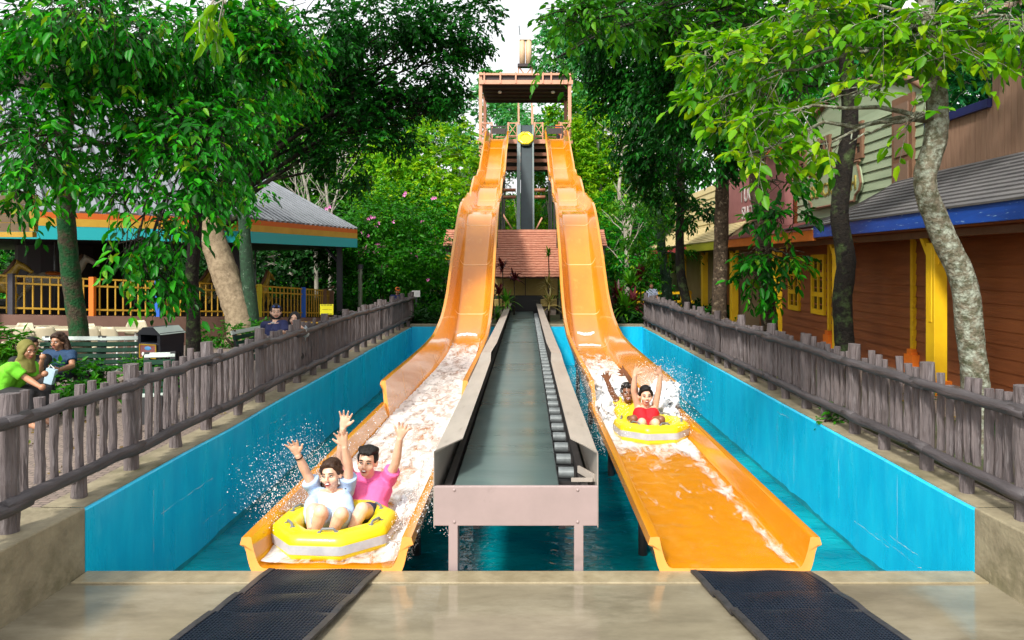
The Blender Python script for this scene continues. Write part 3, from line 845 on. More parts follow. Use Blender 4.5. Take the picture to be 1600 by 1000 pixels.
for xx in (-.95, .88):
    mb = MB(); mb.box((xx, 28.7, .98), (.62, .5, .26)); mb.build('pier_cap', M_cream, t, bevel=.01)
    mb = MB(); mb.box((xx, 28.8, .5), (.56, .4, .8)); mb.build('pier', M_grw, t)
mb = MB(); mb.box((0, 30.5, 1.0), (1.5, 2.6, 1.3)); mb.build('tunnel_shade_fill', M_blk, t)  # solid black block painted in for the shade inside the tunnel

# ---- mast with two columns behind the tower
t = thing('mast', 'pale twin column mast with a lattice base rising behind the tower', 'mast', P(821, 125, 56))
M_col = mat('pale_tan_column', (.62, .43, .27), (.55, .37, .22), 2, rough=.6)
for px in (816, 826):
    mb = MB(); mb.tube([P(px, 102, 56), P(px, 63, 56)], .22, 12); mb.build('column', M_col, t, sm=True)
mb = MB(); mb.box(P(820.5, 103, 56), (1.15, .6, .22)); mb.build('ledge', M_twd, t)
for px in (810, 831):
    mb = MB(); mb.beam(P(px, 104, 56), P(px, 200, 56), .1, .1); mb.build('post', M_twl, t)
for a, b_ in (((811, 105), (821, 118)), ((831, 105), (821, 118))):
    mb = MB(); mb.beam(P(*a, 56), P(*b_, 56), .09, .09); mb.build('brace', M_twl, t)
mb = MB(); mb.box(P(821, 60, 56), (.9, .5, .3)); mb.build('cap', M_white, t); 
mb = MB(); mb.tube([P(813, 62, 56), P(811, 40, 56)], .05, 6); mb.build('antenna', M_roller, t)
# ------------------------------------------------------------ shop row on the right
FX, PXX, WX = 5.9, 6.3, 7.1       # eave, posts, wall
M_brn = mat('red_brown_boards', (.33, .10, .03), (.23, .066, .02), 2.5, rough=.55, stretch=(1, .25, 3), bump=.15, bscale=14)
M_py = mat('post_yellow', (.86, .54, .012), (.78, .46, .010), 3, rough=.45)
M_po = mat('post_orange', (.72, .17, .012), rough=.5)
M_bluef = mat('peeling_blue_fascia', (.012, .075, .40), (.01, .055, .30), 3, rough=.45, c3=(.35, .55, .75), s3=9, t3=(.6, .68), stretch=(1, .5, 3))
M_orf = mat('orange_fascia', (.62, .17, .02), (.52, .13, .015), 3, rough=.5)
M_limf = mat('lime_fascia', (.55, .56, .03), rough=.5)
M_redf = mat('pink_red_fascia', (.50, .06, .07), rough=.5)
M_shin = mat('grey_shingle_boards', (.13, .125, .125), (.085, .082, .085), 3, rough=.7, stretch=(1, .3, 1), bump=.3, bscale=18, c3=(.33, .32, .31), s3=7, t3=(.66, .74))
M_green = mat('sage_boards', (.33, .40, .26), (.26, .33, .21), 2.5, rough=.6, stretch=(1, .3, 2), bump=.12, bscale=14)
M_brt = mat('brown_trim', (.20, .105, .06), (.15, .075, .042), 4, rough=.55)
M_brv = mat('brown_vertical_boards', (.33, .20, .135), (.235, .135, .085), 5, rough=.6, stretch=(1, 3, .3))
M_mar = mat('maroon_boards', (.33, .13, .125), (.27, .10, .10), 3, rough=.6)
M_crm = mat('cream_boards', (.62, .52, .27), (.54, .44, .22), 2, rough=.6)
M_tan = mat('tan_boards', (.34, .26, .15), (.27, .2, .11), 2, rough=.6)
M_glass = mat('dark_pane', (.01, .012, .014), rough=.12)
M_olive = mat('sign_letter_olive', (.16, .13, .02), (.34, .28, .06), 9, rough=.6)
M_gold = mat('sign_letter_gold', (.45, .38, .1), rough=.5)
def lap(mb, x, y0, y1, z0, z1, step, th=.034, mi=0):
    """horizontal lap boards on a wall facing -X"""
    n = max(1, round((z1 - z0) / step)); s = (z1 - z0) / n
    for i in range(n):
        a = z0 + i * s; b = a + s
        vs = [(x - th, y0, a), (x - th, y1, a), (x - .003, y1, b), (x - .003, y0, b), (x, y0, a), (x, y1, a)]
        mb.add(vs, [(0, 3, 2, 1), (0, 1, 5, 4)], mi)
def wallbox(mb, x, y0, y1, z0, z1, t=.2): mb.box((x + t / 2, (y0 + y1) / 2, (z0 + z1) / 2), (t, y1 - y0, z1 - z0))
def eave_post(y, parent, cap=True):
    mb = MB(); mb.box((PXX, y, 1.72), (.2, .24, 2.2)); mb.box((PXX, y, 2.2), (.215, .10, 1.2)); mb.build('post', M_py, parent, bevel=.008)
    mb = MB(); mb.box((PXX, y, .6), (.3, .34, .24)); mb.build('post_base', M_po, parent, bevel=.01)
    for s in (-1, 1):
        mb = MB(); mb.beam((PXX, y + s * .09, 2.5), (PXX, y + s * .42, 2.98), .08, .08); mb.build('post_brace', M_py, parent)
def fascia(parent, y0, y1, m, z=(3.0, 3.25)):
    mb = MB(); mb.box((FX, (y0 + y1) / 2, sum(z) / 2), (.06, y1 - y0, z[1] - z[0])); mb.build('fascia', m, parent, bevel=.006)
    mb = MB(); mb.box((FX + .7, (y0 + y1) / 2, 3.04), (1.3, y1 - y0, .04)); mb.build('soffit', M_brn, parent)
    mb = MB(); mb.box((PXX, (y0 + y1) / 2, 2.95), (.14, y1 - y0, .1)); mb.build('eave_beam', M_brt, parent)
def canopy(parent, y0, y1, m, x1=WX, z0=3.25, z1=4.1, step=.12, z1b=None):
    zz = lambda j, nn: z1 if z1b is None else z1 + (z1b - z1) * j / nn
    mb = MB(); n = round(math.hypot(x1 - FX, z1 - z0) / step); rg = random.Random(2)
    for i in range(n):
        f0, f1 = i / n, (i + 1.15) / n
        a = (FX - .05 + (x1 - FX + .05) * f0, z0 + (z1 - z0) * f0); b = (FX - .05 + (x1 - FX + .05) * f1, z0 + (z1 - z0) * f1)
        nn = 14
        r0 = [(a[0] - .012, y0 + (y1 - y0) * j / nn, z0 + (zz(j, nn) - z0) * f0 + .024 + rg.uniform(-.003, .003)) for j in range(nn + 1)]
        r1 = [(b[0], y0 + (y1 - y0) * j / nn, z0 + (zz(j, nn) - z0) * f1) for j in range(nn + 1)]
        mb.grid([r1, r0]); mb.grid([r0, [(x + .004, y, z - .03) for x, y, z in r0]])
    return mb.build('canopy_roof', m, parent)
def tall_window(parent, y, z0, z1, wd, m, x=WX, rows_=3):
    fr = MB(); fw = .09; x_ = x - .05
    for yy in (y - wd / 2 + fw / 2, y + wd / 2 - fw / 2): fr.box((x_, yy, (z0 + z1) / 2), (.07, fw, z1 - z0))
    for zz in (z0 + fw * .7, z1 - fw * .7): fr.box((x_, y, zz), (.068, wd - 2 * fw, fw * 1.4))
    fr.box((x_, y, (z0 + z1) / 2), (.05, .05, z1 - z0 - 2 * fw))
    for k in range(1, rows_): fr.box((x_, y, z0 + (z1 - z0) * k / rows_), (.055, wd - 2 * fw, .11))
    w_ = fr.build('window', m, parent)
    mb = MB(); mb.box((x - .022, y, (z0 + z1) / 2), (.012, wd - .1, z1 - z0 - .1)); mb.build('pane', M_glass, w_)
# --- blacksmith building
b1 = thing('shop_building', 'long red brown shop with a blue eave and a sage green upper front', 'building', (WX, 12, GZ), 'shops along the right side')
mb = MB(); wallbox(mb, WX, 5, 17.2, GZ - .1, 4.2); lap(mb, WX, 5, 17.2, GZ, 3.1, .2); mb.build('wall', M_brn, b1)
for y in (7.6, 11.3, 14.8): eave_post(y, b1)
fascia(b1, 5, 15.05, M_bluef, (3.03, 3.27))
canopy(b1, 5, 13.9, M_shin, z0=3.27); canopy(b1, 13.9, 17.2, M_shin, z0=3.27, z1b=3.36)
for y in (13.4, 17.1):
    mb = MB(); mb.box((WX - .05, y, 1.85), (.07, .09, 2.3)); mb.build('corner_strip', M_py, b1)
    mb = MB(); mb.box((WX - .07, y, .68), (.15, .3, .34)); mb.box((WX - .07, y, .88), (.12, .16, .14)); mb.build('strip_base', M_po, b1)
for y in (16.25, 18.05): pass
# upper storey: sage boards
mb = MB(); wallbox(mb, WX, 13.1, 19.2, 4.0, 5.6); lap(mb, WX, 13.1, 19.2, 3.6, 5.6, .2)
arc = [(WX, 13.1 + 6.1 * i / 24, 5.6 + .75 * math.sin(math.pi * i / 24) ** .8) for i in range(25)]
mb.prism([(WX, 19.2, 5.58)] + [(WX, 13.1, 5.58)] + arc[1:-1], (1, 0, 0), .16)
mb.build('upper_front', M_green, b1)
mb = MB(); mb.tube([V(p[0] - .02, p[1], p[2] + .05) for p in arc], .07, 8); mb.build('cornice', M_brt, b1, sm=True)
mb = MB(); wallbox(mb, WX + .01, 13.1, 19.2, 3.3, 4.0); lap(mb, WX, 13.9, 19.2, 3.1, 3.62, .2); mb.build('lower_boards', M_green, b1)
# door-like shutter and windows of the upper storey
fr = MB(); fr.box((WX - .05, 13.75, 4.75), (.07, .74, 1.75)); dd = fr.build('shutter', M_brt, b1)
mb = MB(); mb.box((WX - .095, 13.75, 5.0), (.02, .5, .98)); mb.box((WX - .095, 13.75, 4.18), (.02, .5, .42)); mb.build('shutter_panel', mat('dull_panel', (.20, .125, .085), rough=.6), dd)
for y in (15.75, 17.4, 18.9): tall_window(b1, y, 4.72, 5.5, .72, M_brt, rows_=2)
# sign board
sg = [(14.75, 4.42), (14.85, 4.35), (14.78, 4.2), (14.7, 3.95), (14.78, 3.8), (14.95, 3.72), (15.0, 3.6), (17.3, 3.6), (17.35, 3.72), (17.5, 3.8), (17.58, 3.95), (17.5, 4.2), (17.42, 4.35), (17.5, 4.42)]
sgn = MB(); sg = [(y + .65, z + .24) for y, z in sg]; sgn.prism([(WX - .06, y, z) for y, z in sg], (-1, 0, 0), .05); so_ = sgn.build('sign_board', M_green, b1)
mb = MB(); mb.tube([V(WX - .12, y, z) for y, z in sg + sg[:1]], .028, 6); mb.build('sign_border', M_brt, so_)
Msg = Matrix.Translation((WX - .125, 16.8, 4.22)) @ Matrix(((0, 0, -1, 0), (-1, 0, 0, 0), (0, 1, 0, 0), (0, 0, 0, 1)))
text('letters', 'BLACKSMITH', .42, M_olive, so_, Msg, .012)
Msg2 = Matrix.Translation((WX - .117, 16.82, 4.205)) @ Matrix(((0, 0, -1, 0), (-1, 0, 0, 0), (0, 1, 0, 0), (0, 0, 0, 1)))
text('letter_shadow', 'BLACKSMITH', .43, M_gold, so_, Msg2, .006)
# --- vertical board building nearest
b2 = thing('shop_building', 'brown vertical board upper storey with blue capped stepped parapet', 'building', (WX, 8, 4), 'shops along the right side')
mb = MB(); wallbox(mb, WX + .02, 4, 13.0, 4.0, 5.3)
steps = [(4, 9.9, 5.95), (9.9, 11.2, 5.45), (11.2, 13.0, 4.9)]
prev = 5.28
for y0, y1, zt_ in steps: wallbox(mb, WX + .02, y0, y1, 4.0 if False else 5.28, zt_) if zt_ > 5.28 else None
mb2 = MB()
for y0, y1, zt_ in steps:
    n = int((y1 - y0) / .13)
    for i in range(n):
        ya_ = y0 + (y1 - y0) * i / n; yb_ = y0 + (y1 - y0) * (i + 1) / n - .008
        mb2.box((WX + .005, (ya_ + yb_) / 2, (4.0 + zt_) / 2), (.03, yb_ - ya_, zt_ - 4.0))
    wallbox(mb2, WX + .02, y0, y1, 4.0, zt_ - .01)
mb2.build('wall', M_brv, b2)
M_navy = mat('navy_capping', (.012, .018, .11), (.01, .014, .08), 4, rough=.5)
for y0, y1, zt_ in steps[1:]:
    mb = MB(); mb.box((WX + .1, (y0 + y1) / 2, zt_ + .05), (.36, y1 - y0 - .02, .13)); mb.build('capping', M_navy, b2)
mb = MB(); mb.beam((WX - .05, 8.9, 6.05), (WX - .35, 11.2, 6.2), .1, .12); mb.build('rusty_bar', mat('rusty_white', (.6, .55, .48), (.35, .14, .05), 6, rough=.7), b2)
# --- maroon shop
b3 = thing('shop_building', 'maroon shop front with an orange eave and faded white lettering', 'building', (WX, 22, GZ), 'shops along the right side')
mb = MB(); wallbox(mb, WX, 17.25, 26.3, GZ - .1, 4.2); lap(mb, WX, 17.25, 22.3, GZ, 3.1, .2); mb.build('wall', M_brn, b3)
mb = MB(); wallbox(mb, WX - .3, 19.3, 25.4, 3.2, 5.5)
for i in range(60): mb.box((WX - .31, 19.35 + i * .1, 4.35), (.02, .088, 2.3))
mb.build('upper_front', M_mar, b3)
mb = MB(); mb.box((WX - .28, 19.9, 5.6), (.3, 1.2, .28)); mb.build('cornice_block', M_po, b3)
mb = MB(); mb.box((WX - .3, 22.3, 6.0), (.3, 6.0, .7)); mb.build('parapet', M_crm, b3)
for y in (18.5, 22.3): eave_post(y, b3)
fascia(b3, 15.05, 22.0, M_orf, (2.97, 3.2))
canopy(b3, 15.06, 22.0, M_mar, x1=WX - .35, z0=3.2, z1=3.5)
tall_window(b3, 17.75, 1.28, 2.72, .8, M_py); tall_window(b3, 19.35, 1.28, 2.72, .76, M_py)
mb = MB(); mb.box((WX - .36, 21.9, 3.6), (.06, 2.3, .1)); mb.build('name_plate', mat('teal_strip', (.02, .2, .18), rough=.5), b3)
Mx = lambda y, z: Matrix.Translation((WX - .33, y, z)) @ Matrix(((0, 0, -1, 0), (-1, 0, 0, 0), (0, 1, 0, 0), (0, 0, 0, 1)))
M_let = mat('faded_white_letters', (.48, .46, .44), (.36, .3, .3), 6, rough=.6)
text('letters', 'TUCK', .66, M_let, b3, Mx(22.4, 4.62), .012); text('letters', 'SHOP', .56, M_let, b3, Mx(22.4, 4.05), .012)
# yellow return walls between posts
for y in (22.3,):
    mb = MB(); mb.box((PXX + .45, y + .12, 1.7), (.7, .1, 2.4)); mb.build('screen_wall', M_tan, b3)
# --- cream shop
b4 = thing('shop_building', 'cream boarded shop with a lime eave and gabled porch roof', 'building', (WX, 28, GZ), 'shops along the right side')
mb = MB(); wallbox(mb, WX, 26.35, 36, GZ - .1, 4.2); lap(mb, WX, 26.35, 36, GZ, 3.2, .3); mb.build('wall', M_tan, b4)
mb = MB(); wallbox(mb, WX - .2, 22.4 + 3.1, 34, 3.2, 5.4); lap(mb, WX - .2, 25.5, 34, 3.3, 5.4, .24); mb.build('upper_front', M_crm, b4)
for y in (26, 29.5, 33): eave_post(y, b4)
fascia(b4, 22.0, 27.0, M_limf, (2.93, 3.2)); fascia(b4, 27.02, 36, M_redf, (2.93, 3.12))
canopy(b4, 22.02, 36, M_crm, z0=3.2, z1=4.0)
mb = MB(); mb.add([(FX + .1, 22.05, 3.22), (WX - .25, 22.05, 3.22), (WX - .25, 22.05, 3.98)], [(0, 1, 2)]); mb.build('gable_end', M_tan, b4)
# yellow slatted bench far right
t = thing('bench', 'yellow slatted bench on the far right path beside the cream shop', 'bench', (5.6, 30, GZ))
for z in (.45, .8): 
    mb = MB(); mb.box((5.6, 30.2 if z > .5 else 29.9, GZ + z), (2.4, .08 if z > .5 else .4, .1)); mb.build('slat', M_py, t)
for x in (4.5, 6.7):
    mb = MB(); mb.box((x, 30.1, GZ + .45), (.1, .1, .9)); mb.build('leg', M_py, t)
# ------------------------------------------------------------ carousel pavilion
C0 = Vector((-14.6, 23.64, 0)); RP = 9.06
M_tin = mat('grey_ribbed_tin', (.25, .27, .30), (.19, .21, .23), 3, rough=.42, metallic=.2)
M_teal = mat('turquoise_band', (.02, .42, .46), rough=.45)
M_yb = mat('ochre_band', (.60, .36, .04), (.52, .3, .03), 3, rough=.5)
M_ob = mat('orange_band', (.62, .13, .012), rough=.5)
M_pole = mat('slate_post', (.05, .05, .065), rough=.5)
M_rl = mat('mustard_railing', (.46, .27, .02), (.40, .22, .015), 4, rough=.45)
M_bwall = mat('terracotta_brown_wall', (.21, .115, .085), (.16, .085, .062), 2, rough=.75, bump=.15, bscale=20)
car = thing('carousel_pavilion', 'round carousel pavilion with a ribbed grey roof and striped orange, ochre and turquoise eave', 'pavilion', (C0.x, C0.y, GZ))
def cv(k): a = R(-33 + 36 * k); return Vector((C0.x + RP * math.cos(a), C0.y + RP * math.sin(a), 0))
apex = Vector((C0.x, C0.y, 8.6))
rf = MB(); rib = MB()
for k in range(10):
    a, b = cv(k), cv(k + 1); a.z = b.z = 3.62
    rf.add([a, b, apex], [(0, 1, 2)])
    if k in (9, 8, 0, 1, 7):
        n = 22; mid = (a + b) / 2; up = (apex - mid)
        nrm_ = (b - a).cross(up).normalized()
        if nrm_.z < 0: nrm_ = -nrm_
        for i in range(n):
            u = (i + .5) / n; p = a.lerp(b, u); f_ = 1 - abs(2 * u - 1)
            q = p + up * f_ * .99
            rib.beam(p + nrm_ * .02, q + nrm_ * .02, .13, .07, nrm_)
rf.build('roof', mat('gap_shade_tin', (.06, .065, .075), rough=.5), car); rib.build('roof_ribs', M_tin, car)  # pan colour darkened to paint in the shade between the ribs
hip = MB()
for k in range(10):
    p = cv(k); p.z = 3.64; hip.tube([p, apex], .06, 6)
hip.build('hip_caps', M_tin, car)
for z0, z1, m_, off in ((3.49, 3.62, M_ob, .0), (3.32, 3.49, M_yb, .004), (3.03, 3.32, M_teal, .0)):
    for k in range(10):
        a, b = cv(k), cv(k + 1); d = (b - a).normalized(); n_ = Vector((d.y, -d.x, 0)); c = (a + b) / 2 + n_ * off
        if k in (1, 2, 3, 4, 5, 6): continue
        mb = MB(); mb.beam((a.x + n_.x * off, a.y + n_.y * off, (z0 + z1) / 2), (b.x + n_.x * off, b.y + n_.y * off, (z0 + z1) / 2), .05, z1 - z0); mb.build('fascia_band', m_, car)
mb = MB(); 
for k in range(10):
    a, b = cv(k), cv(k + 1); a.z = b.z = 3.06; mb.add([a, b, Vector((C0.x, C0.y, 3.06))], [(0, 2, 1)])
mb.build('ceiling', M_dark, car)
mb = MB(); mb.tube([C0 + V(0, 0, .5), C0 + V(0, 0, 8.5)], 1.5, 20); mb.build('centre_drum', mat('dark_drum', (.03, .012, .012), (.02, .015, .01), 3, rough=.6), car)
mb = MB(); mb.tube([C0 + V(0, 0, .45), C0 + V(0, 0, 1.15)], 7.2, 40); mb.build('turntable', mat('dark_platform', (.035, .02, .014), rough=.6), car)
def ang_pt(deg, r): a = R(deg); return Vector((C0.x + r * math.cos(a), C0.y + r * math.sin(a), 0))
def base_z(deg): return float(np.interp(deg, [-75, -33, 5], [1.47, 1.12, .72]))
for deg in (-69, -33, 3):
    p = ang_pt(deg, RP - .55); mb = MB(); mb.box((p.x, p.y, 1.9), (.16, .16, 2.5)); mb.beam((p.x, p.y, 2.5), (p.x - .5, p.y + .2, 3.02), .07, .07); mb.build('post', M_pole, car)
# podium wall
wl = thing('podium_wall', 'low curved terracotta brown wall under the carousel railing', 'wall', (ang_pt(-50, 8.3).x, ang_pt(-50, 8.3).y, GZ))
rows = []
for i in range(50):
    dg = -100 + 104 * i / 49; z = base_z(dg); a = ang_pt(dg, 8.4); b = ang_pt(dg, 8.15)
    rows.append([(a.x, a.y, .3), (a.x, a.y, z), (b.x, b.y, z), (b.x, b.y, .3)])
mb = MB(); mb.grid(rows); mb.build('wall_body', M_bwall, wl, sm=False)
rl = thing('railing', 'mustard yellow upright railing round the carousel with coloured posts', 'railing', (ang_pt(-40, 8.3).x, ang_pt(-40, 8.3).y, GZ))
degs = np.linspace(-92, 4, 88)
for i, dg in enumerate(degs):
    p = ang_pt(dg, 8.28); z = base_z(dg); mb = MB(); mb.box((p.x, p.y, z + .42), (.028, .028, .8)); mb.build('baluster', M_rl, rl)
for off in (.84, .68, .14):
    mb = MB(); rows = []
    for dg in np.linspace(-92, 4, 60):
        p = ang_pt(dg, 8.28); z = base_z(dg) + off; n_ = Vector((math.cos(R(dg)), math.sin(R(dg)), 0)) * .02
        rows.append([p + n_ + V(0, 0, z - .02), p + n_ + V(0, 0, z + .02), p - n_ + V(0, 0, z + .02), p - n_ + V(0, 0, z - .02)])
    mb.grid(rows, closed=True); mb.build('rail', M_rl, rl)
for dg, m_ in ((-66, M_pole), (-55.5, M_po), (-46, mat('post_blue', (.02, .12, .55), rough=.45)), (-27, mat('post_lemon', (.62, .52, .02), rough=.45)), (-14, MATS['post_blue']), (-4, M_brt)):
    p = ang_pt(dg, 8.3); z = base_z(dg); mb = MB(); mb.box((p.x, p.y, z + .44), (.11, .11, .9)); mb.build('railing_post', m_, rl)
# gate fence to the right of the carousel
t = thing('railing', 'short brown slatted gate railing right of the carousel behind the yellow sign', 'railing', P(512, 500, 24.5))
for i in range(12):
    p = P(502 + i * 1.7, 500, 24.5 - i * .12); mb = MB(); mb.box((p.x, p.y, GZ + .55), (.03, .03, 1.2)); mb.build('baluster', M_brt, t)
mb = MB(); mb.beam(P(502, 455, 24.5), P(521, 448, 23.1), .05, .05); mb.build('rail', M_brt, t)

# ------------------------------------------------------------ carousel animals
M_gold2 = mat('old_gold_paint', (.50, .34, .05), (.42, .27, .035), 4, rough=.35)
M_ivory = mat('ivory_paint', (.5, .46, .36), rough=.35)
def horse(x, y, z, rot, m_, label):
    t = thing('carousel_horse', label, 'carousel horse', (x, y, z), 'carousel horses')
    mb = MB(); T = lambda p: Vector((x, y, z)) + Matrix.Rotation(rot, 3, 'Z') @ Vector(p)
    def tb(pts, r): mb.tube([T(p) for p in pts], r, 10)
    tb([(-.5, 0, .62), (-.25, 0, .66), (.1, 0, .62), (.42, 0, .68)], [.13, .19, .17, .16])
    tb([(.38, 0, .72), (.58, 0, 1.0), (.68, 0, 1.18)], [.15, .1, .075]); tb([(.64, 0, 1.2), (.8, 0, 1.12), (.98, 0, .98)], [.085, .075, .045])
    for s in (-.03, .03): tb([(.64, s, 1.24), (.65, s * 1.4, 1.36)], [.025, .008])
    for s in (-.09, .09):
        tb([(.4, s, .62), (.62, s, .42), (.5, s, .2)], [.075, .05, .035]); tb([(-.45, s, .6), (-.62, s, .36), (-.8, s, .12)], [.095, .055, .035])
    mb.ell(T((-.45, 0, .66)), (.2, .17, .17)); mb.ell(T((.35, 0, .68)), (.19, .16, .19))
    o = mb.build('body', m_, t, sm=True); voxel(o, .025, 2)
    mb = MB(); tb([(-.6, 0, .7), (-.8, 0, .6), (-.88, 0, .35)], [.05, .06, .02]); mb.build('tail', M_brt, t, sm=True)
    mb = MB(); tb([(.3, 0, .86), (.5, 0, 1.1), (.6, 0, 1.3)], [.04, .05, .03]); mb.build('mane', M_brt, t, sm=True)
    mb = MB(); mb.ell(T((-.05, 0, .8)), (.2, .17, .06)); mb.build('saddle', M_po, t, sm=True)
    mb = MB(); tb([(0, 0, -.1), (0, 0, 1.9)], .025); mb.build('pole', M_roller, t, sm=True)
for i, (dg, r, hz, m_, lb) in enumerate(((-74, 6.4, 1.3, M_gold2, 'gold carousel horse at the far left behind the railing'), (-62, 5.6, 1.45, M_ivory, 'ivory carousel horse behind the leaning leafy branches'), (-30, 6.0, 1.15, M_gold2, 'gold carousel horse behind the thick leaning trunk'),
        (-12, 5.6, 1.35, M_ivory, 'ivory carousel horse near the right end of the railing'), (-14, 6.7, 1.0, M_gold2, 'gold carousel horse in front of the ivory horse at the right'), (-84, 5.6, 1.4, M_gold2, 'gold carousel horse partly behind the brown sign board'))):
    p = ang_pt(dg, r); horse(p.x, p.y, hz, R(dg + 90), m_, lb)

# ------------------------------------------------------------ wooden hanging board at the left edge
t = thing('board', 'brown slatted board framed in mustard at the left edge under the leaves', 'sign', P(20, 340, 10))
mb = MB(); x0_, x1_ = P(-60, 0, 10).x, P(53, 0, 10).x; z0_, z1_ = P(0, 362, 10).z, P(0, 305, 10).z
lapn = 4
for i in range(lapn):
    za_ = z0_ + (z1_ - z0_) * i / lapn; mb.box(((x0_ + x1_) / 2, 10, za_ + .06), (x1_ - x0_, .05, (z1_ - z0_) / lapn - .008))
mb.build('slats', mat('olive_brown_boards', (.13, .085, .04), (.1, .065, .03), 4, rough=.6), t)
mb = MB(); mb.box(((x0_ + x1_) / 2, 9.97, z0_ - .04), (x1_ - x0_ + .06, .09, .07)); mb.box((x1_ + .02, 9.97, (z0_ + z1_) / 2), (.06, .09, z1_ - z0_)); mb.build('frame', M_rl, t)
mb = MB(); mb.box((x0_ + .1, 10.06, 1.9), (.14, .08, 3.2)); mb.build('post', M_brt, t)

# ------------------------------------------------------------ tables, chairs, benches, bin
M_ptab = mat('cream_plastic', (.50, .45, .32), (.43, .38, .26), 3, rough=.4)
def table(px, d, wid, label):
    c = P(px, 516, d); top = GZ + .66
    t = thing('table', label, 'table', (c.x, d, GZ), 'cream picnic tables')
    mb = MB(); mb.box((c.x, d, top), (wid, .7, .05)); mb.build('table_top', M_ptab, t, bevel=.015)
    for s in (-1, 1):
        for q in (-.25, .25):
            mb = MB(); mb.tube([(c.x + s * wid * .42, d + q, GZ), (c.x + s * wid * .40, d + q, top)], .022, 8); mb.build('leg', M_white, t)
def chair(px, d, rot, label):
    c = P(px, 0, d); t = thing('chair', label, 'chair', (c.x, d, GZ), 'cream plastic chairs')
    Rz = Matrix.Rotation(rot, 3, 'Z'); T = lambda p: Vector((c.x, d, GZ)) + Rz @ Vector(p)
    mb = MB(); rows = []
    for i in range(7):
        v = -1 + 2 * i / 6; rows.append([T((u * .21 * (1 - .12 * v * v), v * .2, .43 + .05 * u * u - .02)) for u in np.linspace(-1, 1, 9)])
    mb.grid(rows); o = mb.build('seat', M_ptab, t, sm=True); o.modifiers.new('s', 'SOLIDIFY').thickness = .02
    mb = MB(); rows = []
    for i in range(7):
        v = i / 6; rows.append([T((u * .21 * (1 - .35 * v ** 3), .2 + .06 * v - .06 * u * u, .5 + .3 * v)) for u in np.linspace(-1, 1, 9)])
    mb.grid(rows); o = mb.build('backrest', M_ptab, t, sm=True); o.modifiers.new('s', 'SOLIDIFY').thickness = .02
    for a, b in ((-.18, -.18), (.18, -.18), (-.18, .18), (.18, .18)):
        mb = MB(); mb.tube([T((a, b, .43)), T((a * 1.2, b * 1.2, 0))], .014, 6); mb.build('leg', M_white, t)
table(35, 15.4, 1.1, 'cream table at the far left by the brown wall'); table(95, 15.2, 1.3, 'cream table behind the woman in blue'); table(185, 15.0, 1.2, 'cream table between the leaning tree and the bin')
for px, d, r_, lb in ((28, 14.7, 0, 'cream plastic chair nearest the left edge of the picture'), (48, 14.2, 3.0, 'cream plastic chair in front of the tables, above the hijab'), (78, 14.3, 3.3, 'cream plastic chair just left of the woman in blue'), (128, 14.5, .2, 'cream plastic chair half hidden by the mossy trunk'), (150, 14.2, 3.1, 'cream plastic chair right beside the mossy trunk'), (182, 14.2, 2.9, 'cream plastic chair above the slatted bench'), (212, 15.4, .4, 'cream plastic chair closest to the black bin')):
    chair(px, d, r_, lb)
M_bgr = mat('dark_green_slats', (.010, .045, .026), (.006, .03, .018), 6, rough=.6, spec=.1)
M_slw = mat('pale_slat', (.45, .52, .48), rough=.35)
def bench(px, d, rot, label, wid=1.5):
    c = P(px, 0, d); t = thing('bench', label, 'bench', (c.x, d, GZ), 'dark green slatted benches')
    Rz = Matrix.Rotation(rot, 3, 'Z'); T = lambda p: Vector((c.x, d, GZ)) + Rz @ Vector(p)
    for k in range(5):
        mb = MB(); mb.box(T((0, .26 + .05 * k, .5 + .085 * k)), (wid, .03, .065), Rz @ Matrix.Rotation(-.35, 3, 'X')); mb.build('back_slat', M_slw if k == 4 else M_bgr, t, bevel=.006)
    for k in range(4):
        mb = MB(); mb.box(T((0, -.18 + .12 * k, .44)), (wid, .09, .035), Rz); mb.build('seat_slat', M_slw if k == 0 else M_bgr, t, bevel=.006)
    for s in (-1, 1):
        mb = MB(); mb.beam(T((s * wid * .42, -.2, 0)), T((s * wid * .42, -.2, .44)), .06, .05); mb.beam(T((s * wid * .42, .3, 0)), T((s * wid * .42, .48, .88)), .06, .05); mb.beam(T((s * wid * .42, -.22, .4)), T((s * wid * .42, .34, .4)), .05, .05); mb.build('leg', M_blk, t)
bench(180, 11.0, .2, 'dark green slatted bench with a pale top slat, between the mossy tree and the bin', .72)
bench(236, 8.9, .25, 'green slatted bench in front of the bin, only its pale slat shows over the fence', .36)
bench(88, 10.95, .05, 'dark green bench the woman in blue sits on', .95)
bench(432, 13.0, 1.5, 'green slatted bench behind the fence under the couple in navy and black', 1.5)
# bin
c = P(252, 0, 11.4); t = thing('litter_bin', 'black litter bin with a hipped white topped lid and a yellow framed poster', 'bin', (c.x, 11.4, GZ))
rz = Matrix.Rotation(-.38, 3, 'Z'); T = lambda p: Vector((c.x, 11.4, GZ)) + rz @ Vector(p)
mb = MB(); mb.box(T((0, 0, .40)), (.46, .46, .80), rz); mb.build('bin_body', mat('navy_black_plastic', (.010, .011, .018), rough=.4), t, bevel=.02)
mb = MB(); 
for s in (-1, 1): mb.box(T((s * .2, 0, .86)), (.06, .455, .18), rz)
mb.box(T((0, .2, .86)), (.34, .05, .18), rz); mb.build('hood', MATS['navy_black_plastic'], t)
mb = MB(); pts = [T((-.25, -.25, .92)), T((.25, -.25, .92)), T((.25, .25, .92)), T((-.25, .25, .92)), T((-.1, -.25, 1.03)), T((.1, -.25, 1.03)), T((.1, .25, 1.03)), T((-.1, .25, 1.03))]
mb.add(pts, [(3, 2, 1, 0), (4, 5, 6, 7), (0, 1, 5, 4), (2, 3, 7, 6), (3, 0, 4, 7)]); mb.build('lid', MATS['navy_black_plastic'], t)
